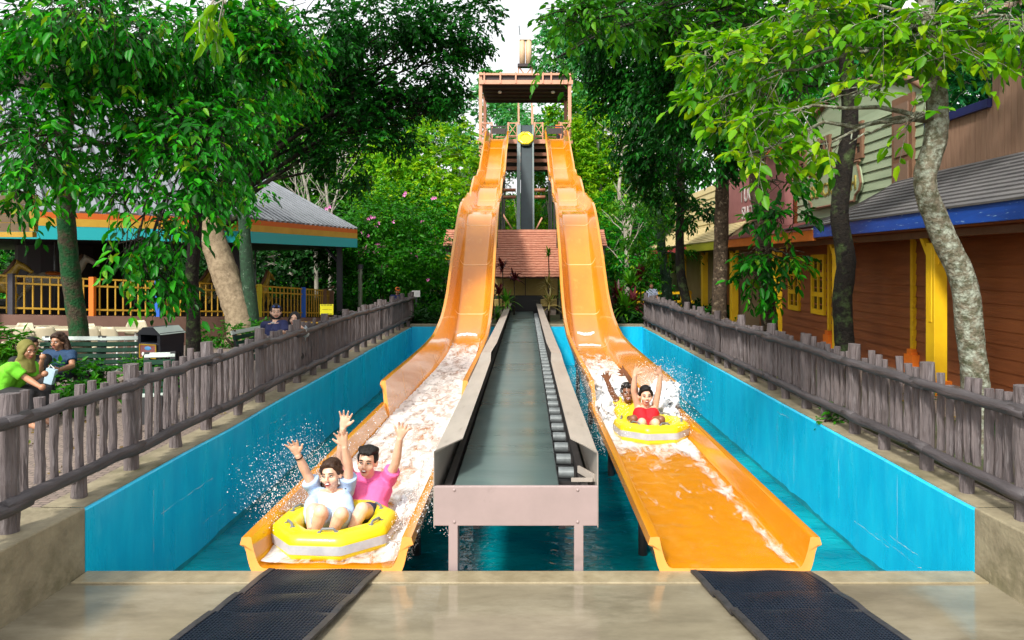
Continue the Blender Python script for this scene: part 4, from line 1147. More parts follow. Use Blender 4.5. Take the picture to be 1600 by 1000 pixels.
mb = MB(); mb.add([T((.1, -.24, 1.036)), T((.25, -.24, .926)), T((.25, .24, .926)), T((.1, .24, 1.036))], [(0, 1, 2, 3)]); mb.build('lid_flap', M_slw, t)
mb = MB()
for k in range(6): mb.box(T((.235, -.16 + .065 * k, .36)), (.016, .025, .52), rz)
mb.build('side_ribs', M_blk, t)
po = MB(); po.box(T((0, -.238, .67)), (.32, .012, .21), rz); po_ = po.build('poster', mat('poster_maroon', (.30, .08, .06), (.22, .1, .12), 20, rough=.5), t)
mb = MB()
for z in (.57, .77): mb.box(T((0, -.248, z)), (.34, .012, .018), rz)
for x in (-.165, .165): mb.box(T((x, -.248, .67)), (.018, .012, .184), rz)
mb.build('poster_frame', M_rl, po_)
mb = MB(); mb.ell(T((0, -.246, .715)), (.07, .006, .03), rz); mb.build('poster_emblem', mat('poster_blue', (.1, .3, .6), rough=.5), po_)
for x in (-.1, .1):
    mb = MB(); mb.ell(T((x, -.246, .625)), (.028, .006, .032), rz); mb.build('poster_figure', M_white, po_)
mb = MB()
for k in range(5): mb.box(T((-.05 + k * .025, -.246, .625)), (.016, .006, .06), rz)
mb.build('poster_lettering', mat('poster_pink', (.6, .12, .12), rough=.5), po_)

# signs and small things
t = thing('warning_sign', 'yellow warning sign with black dashes above the left fence', 'sign', P(510, 500, 20))
c = P(510.5, 483.5, 20)
mb = MB(); mb.box(c, (.36, .02, .285)); mb.build('panel', mat('sign_yellow', (.80, .74, .01), rough=.5), t)
for z in (-.12, .12):
    mb = MB()
    for k in range(8): mb.box(c + V(-.145 + k * .041, -.012, z), (.018, .006, .03))
    mb.build('dash_row', M_blk, t)
mb = MB(); mb.box(c + V(-.04, -.012, 0), (.16, .004, .016)); mb.box(c + V(.1, -.012, -.005), (.08, .004, .016)); mb.build('lettering', mat('sign_ochre', (.45, .36, .01), rough=.5), t)
mb = MB(); mb.beam((c.x, 20.03, GZ), (c.x, 20.03, c.z + .1), .04, .04); mb.build('post', M_pole, t)
t = thing('notice_sign', 'small blank white notice on a post at the far end of the left fence', 'sign', P(649, 480, 25))
c = P(650, 459, 25); mb = MB(); mb.box(c, (.28, .02, .22)); mb.build('panel', M_white, t); mb = MB(); mb.beam((c.x, 25.03, GZ), (c.x, 25.03, c.z), .04, .04); mb.build('post', M_pole, t)
t = thing('lamp_post', 'slim pale post standing in the pink flowered shrub', 'post', P(563, 480, 25))
c = P(563, 430, 25); mb = MB(); mb.tube([(c.x, 25, GZ), (c.x, 25, P(0, 420, 25).z)], .07, 10); mb.build('pole', mat('mossy_pole', (.28, .3, .24), (.2, .22, .15), 5, rough=.6), t); mb = MB(); mb.tube([(c.x, 25, P(0, 420, 25).z), (c.x, 25, P(0, 413, 25).z)], .1, 10); mb.build('lamp_cap', M_pole, t)
t = thing('rock', 'smooth grey boulder on the slope beside the left slide', 'rock', P(737, 290, 40))
mb = MB(); mb.ell(P(737, 285, 40), (.9, .8, .9), seg=20, rings=14); o = mb.build('boulder', mat('grey_rock', (.2, .2, .2), (.13, .13, .13), 3, rough=.8, bump=.4), t, sm=True)
# yellow kerb line behind the fence
t = thing('barrier_rail', 'thin yellow low rail behind the couple at the fence', 'rail', P(480, 500, 17))
mb = MB(); mb.tube([P(462, 503, 17), P(500, 505, 17.5)], .025, 6); mb.build('rail', M_rl, t)
for px in (464, 498):
    q = P(px, 504, 17.2); mb = MB(); mb.tube([q, (q.x, q.y, GZ)], .02, 6); mb.build('leg', M_rl, t)

# flood lamp fixed in the crooked tree
t = thing('flood_lamp', 'small white flood lamp box fixed high in the crooked right tree', 'lamp', P(1426, 14, 7.5))
c = P(1426, 14, 7.5); rz = Matrix.Rotation(.5, 3, 'Y') @ Matrix.Rotation(.3, 3, 'Z')
mb = MB(); mb.box(c, (.17, .1, .1), rz); mb.build('housing', M_white, t, bevel=.01)
mb = MB(); mb.beam(c + V(.05, .05, 0), P(1448, 20, 7.6), .02, .03); mb.build('bracket', M_pole, t)
# ------------------------------------------------------------ barks and leaves
BK_moss = mat('mossy_bark', (.09, .07, .045), (.035, .03, .02), 14, rough=.9, bump=1.2, bscale=28, c3=(.012, .07, .022), s3=2.6, t3=(.46, .58), spec=.2)
BK_lichen = mat('lichen_bark', (.19, .165, .12), (.06, .065, .035), 12, rough=.9, bump=1.3, bscale=30, c3=(.34, .38, .31), s3=13, t3=(.46, .66), spec=.2)
BK_dark = mat('dark_bark', (.022, .018, .014), (.010, .009, .008), 16, rough=.9, bump=1.2, bscale=30, c3=(.055, .085, .03), s3=3.2, t3=(.52, .64), spec=.2)
BK_brown = mat('flaky_brown_bark', (.085, .06, .038), (.025, .018, .012), 14, rough=.9, bump=1.3, bscale=22, c3=(.24, .19, .13), s3=10, t3=(.56, .64), spec=.2)
BK_tan = mat('tan_bark', (.36, .28, .18), (.19, .14, .085), 9, rough=.9, bump=.8, bscale=14, c3=(.16, .12, .075), s3=5, t3=(.55, .66))
BK_pale = mat('pale_bark', (.38, .36, .30), (.24, .22, .18), 6, rough=.85, bump=.4)
BK_green = mat('green_algae_bark', (.018, .065, .028), (.012, .03, .016), 12, rough=.9, bump=.8, bscale=22, c3=(.16, .24, .17), s3=9, t3=(.58, .68))
LF_dark = leaf_mat('dark_leaf', [(.002, .030, .001), (.004, .075, .003), (.010, .19, .005), (.035, .34, .008), (.25, .33, .01)], .34, .42)  # the left canopy's shade is put into these darker leaf greens
LF_deep = leaf_mat('deep_leaf', [(.001, .022, .002), (.003, .05, .004), (.008, .11, .006), (.02, .20, .008)], .27, .45)
LF_lime = leaf_mat('lime_leaf', [(.015, .11, .002), (.05, .22, .002), (.15, .38, .003), (.36, .50, .006)], .42, .42)
LF_mid = leaf_mat('mid_leaf', [(.006, .07, .006), (.018, .13, .006), (.05, .21, .006), (.12, .29, .008)], .35, .45)
LF_bright = leaf_mat('bright_leaf', [(.03, .19, .006), (.09, .31, .008), (.22, .46, .010), (.42, .56, .012)], .38, .5)
LF_haze = leaf_mat('haze_tint_leaf', [(.03, .20, .08), (.05, .27, .09), (.09, .35, .10), (.17, .42, .11)], .3, .5)  # distance haze is put into this pale bluish leaf colour
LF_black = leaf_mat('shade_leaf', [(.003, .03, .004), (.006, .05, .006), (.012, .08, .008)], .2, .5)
LF_shrub = leaf_mat('shrub_leaf', [(.008, .08, .003), (.02, .16, .004), (.06, .27, .006)], .3, .4)
LF_red = leaf_mat('cordyline_leaf', [(.05, .006, .012), (.09, .012, .02), (.14, .02, .03)], .25, .35)
LF_palm = leaf_mat('palm_leaf', [(.03, .16, .01), (.06, .26, .012), (.14, .36, .014)], .3, .4)
def tp(lst): return [P(*q) for q in lst]

# ------------------------------------------------------------ left side, near
tree('shade_tree', 'broad tree with shade-darkened leaves and a thick mossy trunk beside the seated group', tp([(132, 590, 12.8), (122, 510, 12.8), (110, 420, 12.7), (103, 340, 12.6), (100, 260, 12.5), (105, 170, 12.3), (120, 80, 12)]), [.165, .155, .15, .14, .135, .11, .08],
     [B(70, 40, 10, 130, 80, 230), B(190, 70, 10.5, 120, 80, 230), B(40, 150, 10, 90, 70, 190), B(150, 160, 10.5, 110, 70, 220), B(250, 150, 11, 100, 75, 210), B(60, 235, 9.6, 75, 50, 120), B(190, 240, 10.5, 80, 45, 110), B(25, 300, 9.3, 40, 30, 26), B(300, 40, 11, 100, 75, 190), B(160, 20, 9.4, 120, 40, 120), B(45, 270, 11.5, 80, 40, 60)],
     BK_moss, LF_dark, .16, .072, .38, 7, 11, twigs=True, droop=.55, dens=.68, limb=.42, group='trees on the left side')
tree('shade_tree', 'leafy tree with a thin black trunk near the litter bin, its leaves hanging low', tp([(302, 590, 14.6), (302, 500, 14.6), (300, 430, 14.5), (306, 340, 14.3), (300, 240, 14), (310, 140, 13.5), (325, 60, 13)]), [.15, .135, .13, .12, .1, .09, .06],
     [B(330, 120, 11.5, 90, 80, 190), B(310, 230, 10, 75, 60, 120), B(250, 345, 9.4, 62, 48, 75), B(225, 415, 9.2, 48, 36, 42), B(290, 290, 9.6, 45, 40, 46), B(195, 320, 9.6, 45, 35, 36), B(400, 110, 11.5, 80, 75, 180), B(345, 190, 11, 70, 60, 120), B(420, 30, 12, 90, 60, 170), B(215, 375, 9.2, 40, 34, 26)],
     BK_dark, LF_dark, .165, .075, .38, 7, 12, twigs=True, droop=.6, dens=.66, limb=.4, group='trees on the left side')
tree('shade_tree', 'old tree with a thick leaning tan trunk in front of the carousel', tp([(381, 537, 18.2), (373, 490, 18.2), (353, 432, 18.2), (335, 380, 18.2), (322, 342, 18.2)]), [.36, .345, .33, .31, .29],
     [B(420, 190, 19, 70, 65, 260), B(470, 120, 20, 75, 70, 300), B(535, 90, 20, 65, 70, 320), B(600, 50, 20, 60, 45, 280), B(600, 130, 20, 65, 60, 340), B(660, 100, 20, 55, 55, 280), B(690, 45, 20, 50, 40, 220), B(740, 35, 20.5, 38, 34, 140), B(730, 75, 20.5, 28, 22, 70), B(675, 150, 20, 42, 38, 160), B(555, 175, 19.5, 60, 55, 280), B(620, 195, 20, 42, 38, 150), B(560, 245, 19, 55, 42, 190), B(590, 20, 19, 80, 35, 220), B(490, 40, 18, 70, 50, 260), B(705, 160, 20.5, 24, 22, 50)],
     BK_tan, LF_deep, .15, .085, .34, 8, 13, droop=.35, limb=.2, subs=4, dens=.95, limb_bark=BK_dark, group='trees on the left side',
     extra_limbs=[(tp([(327, 358, 18.2), (345, 350, 18.2), (372, 338, 18.4), (380, 310, 18.6)]), [.2, .13, .07, .04]), (tp([(335, 380, 18.2), (322, 330, 18.2), (318, 250, 18.4), (330, 170, 18.8)]), [.3, .2, .14, .09]), (tp([(319, 250, 18.4), (440, 190, 19.7), (500, 160, 19.8), (590, 145, 20), (650, 150, 20)]), [.13, .11, .09, .07, .03])])
tree('shade_tree', 'slender straight tree with a green algae covered trunk in front of the carousel', tp([(396, 545, 18.2), (392, 480, 18.2), (386, 420, 18.2), (381, 340, 18.2), (380, 260, 18.1), (385, 170, 18), (395, 90, 17.8)]), [.19, .17, .16, .14, .12, .1, .07],
     [B(370, 200, 16.5, 60, 50, 150), B(420, 120, 17, 70, 60, 220), B(380, 290, 16.5, 40, 36, 46), B(360, 60, 16, 80, 60, 240), B(385, 340, 17.6, 18, 20, 8)],
     BK_green, LF_dark, .15, .07, .34, 7, 14, droop=.5, group='trees on the left side')
# bright hanging spray, top left
tree('hanging_branch', 'close bright green twig with large hanging leaves at the top of the left canopy', tp([(345, -60, 5), (350, -40, 5), (352, -15, 4.9)]), [.012, .01, .006],
     [B(352, 6, 4.8, 22, 22, 3), B(320, 18, 4.8, 14, 20, 2)], BK_pale, LF_lime, .16, .05, .10, 4, 15, cat='branch', droop=1.1, roots=False, subs=0, twigs=True)

# ------------------------------------------------------------ right side, near
SPR = dict(BK=1)
tree('shade_tree', 'crooked lichen covered tree at the right with large yellow green leaves', tp([(1522, 712, 7.6), (1524, 600, 7.6), (1515, 520, 7.6), (1505, 440, 7.6), (1470, 360, 7.6), (1445, 285, 7.6), (1462, 215, 7.6), (1462, 140, 7.6), (1445, 60, 7.6), (1450, -30, 7.6)]), [.14, .13, .13, .13, .12, .11, .115, .105, .09, .07],
     [B(1400, 40, 7.2, 70, 45, 40), B(1500, 30, 7.2, 80, 38, 40), B(1580, 60, 7.4, 40, 40, 20), B(1320, 55, 7.6, 80, 50, 42), B(1225, 105, 7.8, 70, 58, 40), B(1150, 150, 8, 60, 50, 38), B(1480, 88, 6.9, 50, 12, 8), B(1330, 150, 7.4, 50, 20, 12), B(1215, 180, 7.4, 50, 28, 18), B(1170, 240, 7.6, 55, 26, 24), B(1300, 222, 7.3, 34, 14, 7), B(1425, 182, 6.9, 14, 7, 2), B(1120, 90, 8.2, 55, 45, 36), B(1580, 25, 7, 50, 40, 30), B(1262, 30, 7.8, 80, 45, 60)],
     BK_lichen, LF_lime, .155, .085, .3, 6, 21, twigs=True, droop=.4, limb=.42, clump=9, subs=2, group='trees on the right side', attach=.7, bend=.16)
tree('shade_tree', 'black barked tree in front of the brown shop wall, with moss patches', tp([(1320, 660, 10.6), (1320, 545, 10.6), (1316, 470, 10.6), (1322, 410, 10.6), (1312, 340, 10.6), (1318, 270, 10.6), (1328, 190, 10.6), (1322, 90, 10.6), (1310, -20, 10.6)]), [.15, .135, .135, .135, .125, .12, .115, .1, .07],
     [B(1250, 50, 10.5, 95, 50, 120), B(1360, 30, 10.8, 90, 45, 110), B(1180, 20, 10.5, 90, 45, 100), B(1100, 40, 10.5, 75, 55, 90), B(1010, 25, 10.5, 80, 35, 60), B(930, 30, 10.2, 55, 32, 36), B(870, 30, 10, 38, 30, 22), B(862, 95, 12, 24, 14, 8), B(1240, 140, 10.2, 55, 30, 26), B(1450, 20, 10.5, 80, 40, 80), B(1560, 30, 10, 60, 40, 60)],
     BK_dark, leaf_mat('lime_leaf_b', [(.006, .07, .002), (.015, .12, .002), (.04, .20, .003), (.11, .30, .004)], .36, .42), .16, .08, .34, 7, 22, twigs=True, droop=.5, group='trees on the right side', clump=12, attach=.6)
tree('shade_tree', 'flaky barked tree with low drooping dark leaf sprays before the maroon shop', tp([(1206, 640, 14.3), (1203, 520, 14.3), (1196, 440, 14.3), (1190, 350, 14.3), (1182, 280, 14.3), (1188, 200, 14.3), (1200, 110, 14.3)]), [.17, .155, .15, .15, .14, .12, .09],
     [B(1225, 285, 13, 24, 16, 12), B(1236, 338, 13, 32, 16, 16), B(1200, 395, 13.4, 40, 22, 22), B(1165, 430, 13.4, 36, 16, 14), B(1230, 400, 13.4, 34, 18, 14), B(1222, 455, 13.8, 16, 34, 12), B(1180, 90, 13.5, 70, 70, 160), B(1225, 150, 13.5, 50, 40, 80), B(1205, 340, 13.6, 26, 22, 10)],
     BK_brown, LF_dark, .2, .085, .36, 7, 23, twigs=True, droop=.55, group='trees on the right side', clump=9, attach=.35)
tree('shade_tree', 'dark rough trunked tree between the maroon and the cream shop', tp([(1124, 560, 17.9), (1124, 480, 17.9), (1126, 400, 17.9), (1128, 320, 17.9), (1128, 240, 17.9), (1122, 150, 17.9), (1115, 60, 17.9)]), [.2, .18, .17, .165, .155, .13, .1],
     [B(1090, 60, 16.5, 80, 65, 330), B(1120, 160, 16.5, 65, 60, 260), B(1060, 150, 16.5, 60, 60, 280), B(1100, 235, 16.5, 48, 36, 120), B(1150, 60, 17, 60, 60, 200), B(1050, 20, 16, 80, 50, 280)],
     BK_brown, LF_deep, .17, .075, .34, 8, 24, droop=.5, group='trees on the right side')
tree('shade_tree', 'slim curved dark trunked tree with a hanging dark crown near the right fence end', tp([(1076, 540, 22.5), (1074, 480, 22.5), (1064, 430, 22.5), (1062, 360, 22.5), (1064, 290, 22.5), (1058, 200, 22.4), (1045, 100, 22.3)]), [.16, .14, .14, .13, .12, .1, .08],
     [B(1000, 60, 20, 70, 70, 330), B(1030, 140, 20, 65, 60, 300), B(980, 150, 20, 50, 55, 220), B(1050, 230, 20, 55, 50, 220), B(1000, 220, 20.5, 45, 42, 150), B(950, 60, 20, 50, 55, 220), B(1040, 300, 20.5, 42, 34, 90), B(1085, 330, 21, 34, 22, 40), B(1010, 280, 21, 32, 30, 60), B(930, 20, 19, 50, 40, 150)],
     BK_dark, LF_deep, .17, .08, .36, 8, 25, droop=.55, group='trees on the right side')
tree('shade_tree', 'short mossy tree with feathery low leaves at the far end of the right path', tp([(1045, 520, 26), (1042, 450, 26), (1034, 390, 26), (1032, 330, 26)]), [.2, .18, .16, .12],
     [B(1040, 330, 25, 42, 34, 120), B(1010, 360, 25.5, 34, 28, 70), B(1050, 395, 25, 34, 26, 50), B(1030, 440, 25.5, 26, 14, 20), B(1000, 330, 27, 40, 40, 110)],
     BK_green, LF_mid, .17, .07, .34, 8, 26, droop=.5, group='trees on the right side')

# ------------------------------------------------------------ hillside trees
def hill_tree(px, base_py, d, blobs, leaf, label, bark=BK_pale, L=.26, W=.13, seed=1, trunk_w=.16, name='hillside_tree', top=None, **kw):
    b = P(px, base_py, d); b.z = hill_z(b.x, b.y) - .1
    ty = min(q[1] for q in blobs) + 25 if top is None else top
    t1 = P(px + 4, ty, d); m = b.lerp(t1, .45) + Vector((.3, 0, 0))
    return tree(name, label, [b, m, t1], [trunk_w, trunk_w * .75, trunk_w * .35], [B(*q) for q in blobs], bark, leaf, L, W, .5, 8, seed, group='trees on the hillside', droop=.3, limb=.4, subs=3, **kw)
hill_tree(640, 480, 40, [(650, 235, 40, 60, 45, 420), (610, 275, 39, 60, 50, 460), (680, 270, 39, 55, 50, 420), (640, 320, 38, 65, 45, 430), (705, 320, 38, 40, 50, 280), (720, 240, 40, 30, 40, 170)], LF_bright, 'bright yellow green tree on the slope left of the left slide', seed=31)
hill_tree(560, 480, 44, [(560, 235, 44, 55, 40, 330), (520, 275, 43, 55, 45, 380), (575, 290, 43, 45, 45, 320), (500, 230, 44, 50, 40, 300)], LF_mid, 'mid green tree on the slope above the flowering shrub', seed=32)
hill_tree(450, 480, 42, [(450, 240, 42, 60, 55, 420), (400, 280, 42, 60, 50, 400), (480, 310, 41, 60, 50, 380), (430, 330, 42, 60, 40, 300)], LF_mid, 'spreading green tree behind the right slope of the carousel roof', seed=33)
hill_tree(300, 480, 44, [(300, 200, 44, 100, 80, 600), (200, 160, 44, 110, 90, 640), (330, 300, 43, 90, 60, 420)], LF_dark, 'dark tree behind the peak of the carousel roof', seed=34, L=.34, W=.18)
hill_tree(60, 480, 44, [(60, 180, 44, 120, 100, 640), (0, 300, 43, 120, 90, 520), (130, 330, 43, 110, 70, 440), (100, 430, 42, 130, 60, 420)], LF_black, 'dark tree filling the space behind the carousel at the far left', seed=35, L=.36, W=.2)
hill_tree(300, 480, 38, [(250, 420, 38, 90, 60, 380), (360, 420, 37, 90, 60, 420), (450, 420, 36, 80, 60, 400), (520, 400, 35, 60, 60, 340)], LF_black, 'low dark tree seen through the carousel under its roof', seed=36, L=.3, W=.17, trunk_w=.12)
hill_tree(680, 480, 33, [(680, 370, 33, 50, 45, 340), (640, 430, 31, 55, 45, 340), (700, 440, 31, 40, 50, 280), (590, 420, 32, 55, 50, 330), (720, 390, 33, 30, 40, 160)], LF_dark, 'deep green tree beside the foot of the left slide behind the notice', seed=37, L=.2, W=.1, trunk_w=.1)
hill_tree(640, 400, 66, [(640, 185, 66, 45, 40, 300), (600, 210, 66, 45, 35, 260), (690, 205, 66, 45, 45, 300), (725, 190, 66, 30, 50, 200)], LF_haze, 'distant haze-tinted green tree on the ridge left of the tower', seed=38, L=.42, W=.22)
hill_tree(770, 400, 70, [(770, 118, 70, 16, 12, 90), (772, 150, 70, 26, 22, 160), (780, 190, 69, 35, 30, 220), (765, 230, 66, 35, 40, 240)], LF_haze, 'distant rounded tree peeping over the left of the tower roof', seed=39, L=.4, W=.22, top=130)
hill_tree(825, 400, 60, [(830, 185, 60, 40, 32, 300), (795, 215, 58, 30, 32, 230), (860, 215, 58, 34, 34, 260), (825, 240, 56, 45, 34, 300)], LF_haze, 'haze-tinted tree seen through the open start tower', seed=40, L=.36, W=.2)
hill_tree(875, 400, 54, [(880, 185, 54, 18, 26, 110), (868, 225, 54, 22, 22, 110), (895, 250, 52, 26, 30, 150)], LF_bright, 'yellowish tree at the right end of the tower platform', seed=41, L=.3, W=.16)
hill_tree(890, 400, 64, [(870, 75, 64, 36, 40, 220), (905, 110, 64, 36, 45, 300), (935, 150, 63, 40, 50, 330), (925, 60, 64, 50, 50, 330), (870, 130, 66, 26, 24, 110), (905, 30, 64, 50, 40, 280)], LF_haze, 'tall haze-tinted tree rising behind the right side of the tower', seed=42, L=.4, W=.22)
hill_tree(930, 470, 44, [(930, 215, 44, 36, 45, 300), (955, 260, 43, 40, 45, 330), (915, 290, 43, 32, 45, 270), (940, 330, 41, 40, 45, 320), (980, 200, 44, 40, 40, 260), (915, 220, 46, 30, 40, 240)], LF_bright, 'bright tree on the slope right of the right slide', seed=43)
hill_tree(970, 470, 35, [(960, 380, 35, 36, 40, 300), (935, 420, 34, 26, 36, 180), (1000, 400, 34, 40, 40, 280), (985, 330, 36, 45, 40, 300), (1010, 450, 31, 30, 26, 140)], LF_dark, 'deep green tree beside the foot of the right slide', seed=44, L=.2, W=.1, trunk_w=.1)
hill_tree(950, 440, 52, [(940, 170, 52, 45, 45, 340), (985, 150, 52, 45, 50, 340), (925, 240, 51, 40, 45, 320), (965, 260, 51, 45, 50, 340), (945, 320, 50, 45, 45, 320)], LF_mid, 'leafy tree filling the slope behind the bright tree right of the tower', seed=50, L=.34, W=.18)
hill_tree(905, 450, 47, [(900, 270, 47, 22, 45, 180), (915, 350, 46, 30, 40, 220), (885, 320, 48, 30, 30, 180)], LF_haze, 'dark haze-tinted tree squeezed between the tower and the right slope', seed=45)
hill_tree(800, 450, 45.5, [(785, 325, 45.5, 26, 26, 190), (800, 350, 44.8, 22, 22, 150), (795, 290, 47, 16, 22, 120)], LF_bright, 'small tree under the tower left of the lift belt', seed=46, L=.2, W=.1, trunk_w=.08)
hill_tree(850, 450, 45.5, [(850, 320, 45.5, 18, 26, 140), (846, 350, 44.8, 20, 20, 130), (845, 285, 46.8, 16, 20, 110)], LF_bright, 'small tree under the tower right of the lift belt', seed=47, L=.2, W=.1, trunk_w=.08)
hill_tree(1540, 400, 34, [(1500, 130, 34, 60, 60, 320), (1560, 60, 34, 70, 60, 320), (1600, 150, 34, 50, 60, 240), (1440, 60, 34, 70, 60, 320), (1350, 100, 36, 80, 60, 340)], leaf_mat('emerald_leaf', [(.004, .06, .025), (.008, .12, .035), (.02, .2, .05)], .3, .5), 'emerald tree showing behind the stepped parapet of the right shop', seed=48, L=.3, W=.16)
hill_tree(1180, 420, 40, [(1170, 160, 40, 70, 60, 330), (1090, 240, 42, 60, 60, 330), (1240, 110, 40, 80, 70, 360), (1030, 230, 44, 60, 60, 320)], LF_dark, 'dark tree standing behind the cream and maroon shops', seed=49, L=.3, W=.16)
for k, (px, d, py) in enumerate(((30, 58, 60), (200, 60, 40), (380, 60, 60), (500, 60, 120))):
    hill_tree(px, 470, d, [(px - 40, py + 80, d, 90, 70, 420), (px + 50, py + 40, d, 90, 70, 420), (px, py + 160, d, 120, 80, 520)], LF_dark, ('tall dark tree on the ridge at the far left edge', 'tall dark tree on the ridge behind the carousel', 'tall dark tree on the ridge above the leaning trunk', 'tall dark tree on the ridge above the shrub with flowers')[k], seed=60 + k, L=.45, W=.25)
for k, (px, d, py) in enumerate(((1120, 58, 60), (1300, 58, 40), (1480, 58, 40))):
    hill_tree(px, 470, d, [(px - 50, py + 80, d, 90, 80, 420), (px + 60, py + 40, d, 90, 70, 420), (px, py + 170, d, 120, 80, 480)], LF_dark, ('tall dark tree on the ridge behind the cream shop', 'tall dark tree on the ridge behind the sage shop', 'tall dark tree on the ridge behind the brown parapet')[k], seed=70 + k, L=.45, W=.25)
# bare trees
def bare_tree(label, base, stems, seed):
    t = thing('bare_tree', label, 'tree', base, 'bare pale trees'); rg = random.Random(seed); mb = MB()
    for pl, r0 in stems:
        p2, r2 = spline(pl, [r0 * (1 - .75 * i / (len(pl) - 1)) for i in range(len(pl))], 5); mb.tube(p2, r2, 8)
    mb.build('trunk', BK_pale, t, sm=True)
    mb = MB()
    for pl, r0 in stems:
        for _ in range(9):
            i = rg.randint(1, len(pl) - 1); a = pl[i - 1].lerp(pl[i], rg.random())
            e = a + Vector((rg.uniform(-1.4, 1.4), rg.uniform(-.6, .6), rg.uniform(.6, 2.0)))
            cp = curve_pts(a, e, .04, 4, rg, .04); mb.tube(cp, [.035, .028, .02, .014, .006], 5)
            for _ in range(2):
                e2 = cp[2] + Vector((rg.uniform(-.7, .7), rg.uniform(-.3, .3), rg.uniform(.2, .9))); mb.tube([cp[2], e2], [.012, .004], 4)
    mb.build('branches', BK_pale, t, sm=True); return t
bare_tree('pale bare branched tree between the right slide and the dark hanging crown', P(980, 450, 33), [(tp([(980, 470, 33), (980, 400, 33), (976, 350, 33), (967, 300, 33), (972, 250, 33), (965, 210, 33)]), .14), (tp([(979, 390, 33), (988, 340, 33), (995, 300, 33), (988, 250, 33), (994, 200, 33)]), .09), (tp([(978, 360, 33), (990, 320, 33), (1000, 280, 33.2), (1000, 240, 33.4)]), .07)], 3)
bare_tree('pale bare branched tree behind the right corner of the carousel roof', P(500, 450, 34), [(tp([(495, 470, 34), (492, 380, 34), (482, 310, 34), (472, 270, 34), (465, 235, 34)]), .11), (tp([(516, 470, 34), (515, 360, 34), (510, 300, 34), (503, 250, 34)]), .1), (tp([(516, 340, 34), (530, 290, 34), (545, 255, 34)]), .06), (tp([(492, 380, 34), (478, 330, 34), (455, 295, 34)]), .06)], 4)

# ------------------------------------------------------------ shrubs and plants
def shrub(name, label, c, blobs, leaf, L, W, tl, m, seed, cat='shrub', group=None, stems=5, z0=None, droop=.2, clump=14):
    t = thing(name, label, cat, c, group); rg = random.Random(seed); mb = MB()
    for k in range(stems):
        b = blobs[k % len(blobs)]; e = b[0]; a = Vector((c[0] + rg.uniform(-.2, .2), c[1] + rg.uniform(-.2, .2), c[2] - .05))
        mb.tube(curve_pts(a, e, .05, 4, rg, .04), [.03, .025, .018, .012, .006], 6)
    mb.build('stems', BK_brown, t, sm=True)
    crown('foliage', t, blobs, leaf, L, W, tl, m, droop, seed, None, 1.0, .2, clump, .3)
    return t
base = P(600, 480, 27); base.z = GZ
fs = shrub('flowering_shrub', 'large loose green shrub dotted with pink flowers right of the carousel', base, [B(570, 340, 27, 60, 36, 330), B(630, 330, 27, 60, 36, 330), B(540, 390, 26.5, 40, 40, 200), B(600, 390, 26.5, 55, 45, 330), B(655, 385, 27, 40, 45, 240), B(590, 440, 26, 60, 36, 280), B(650, 440, 27, 40, 36, 180), B(540, 440, 26, 30, 36, 120)], LF_shrub, .15, .085, .4, 7, 81)
M_pink = mat('pink_petals', (.75, .22, .52), (.62, .12, .42), 20, rough=.5)
rg = random.Random(9)
for k in range(26):
    px, py = rg.uniform(505, 690), rg.uniform(300, 440); d = 26.2
    if px < 560 and py > 400: py -= 60
    c = P(px, py, d); mb = MB()
    for q in range(rg.choice((1, 2, 2, 3))):
        cc = c + Vector((rg.uniform(-.1, .1), rg.uniform(-.1, .1), rg.uniform(-.08, .08)))
        for a in range(5):
            an = a * 1.257 + rg.random(); dv = Vector((math.cos(an), -.35, math.sin(an))).normalized(); sv = dv.cross(Vector((0, 1, 0))).normalized()
            mb.add([cc, cc + dv * .04 + sv * .024, cc + dv * .08, cc + dv * .04 - sv * .024], [(0, 1, 2, 3)])
    mb.build('flower', M_pink, fs)
def planter(px, py, d, wpx, hpx, n, label, seed, leaf=LF_shrub, L=.09, W=.05):
    c = P(px, py, d); c.z = GZ
    shrub('low_shrub', label, c, [B(px - wpx * .5, py, d, wpx * .6, hpx, n), B(px + wpx * .5, py, d, wpx * .6, hpx, n)], leaf, L, W, .16, 7, seed, group='low shrubs by the paths')
planter(375, 521, 17.6, 62, 14, 120, 'clipped green shrub round the foot of the thick leaning trunk', 82)
planter(150, 592, 10.8, 95, 26, 130, 'low leafy shrub at the foot of the mossy trunk by the seated group', 83)
planter(110, 610, 9.8, 45, 22, 60, 'low leafy shrub in front of the woman in blue', 84)
planter(12, 535, 11, 26, 24, 50, 'spiky grass clump at the left edge behind the seated group', 85, LF_palm, .2, .02)
planter(675, 490, 24.8, 20, 16, 80, 'small bright green shrub beside the foot of the left slide', 86)
planter(1540, 640, 7.7, 80, 28, 22, 'bright leafy shrub seen between the pickets at the right', 87)
planter(1305, 655, 9.2, 30, 10, 14, 'small weeds under the right fence', 88, L=.06, W=.035)
planter(1120, 500, 19, 24, 12, 36, 'small leafy plant by the dark trunk behind the right fence', 89)
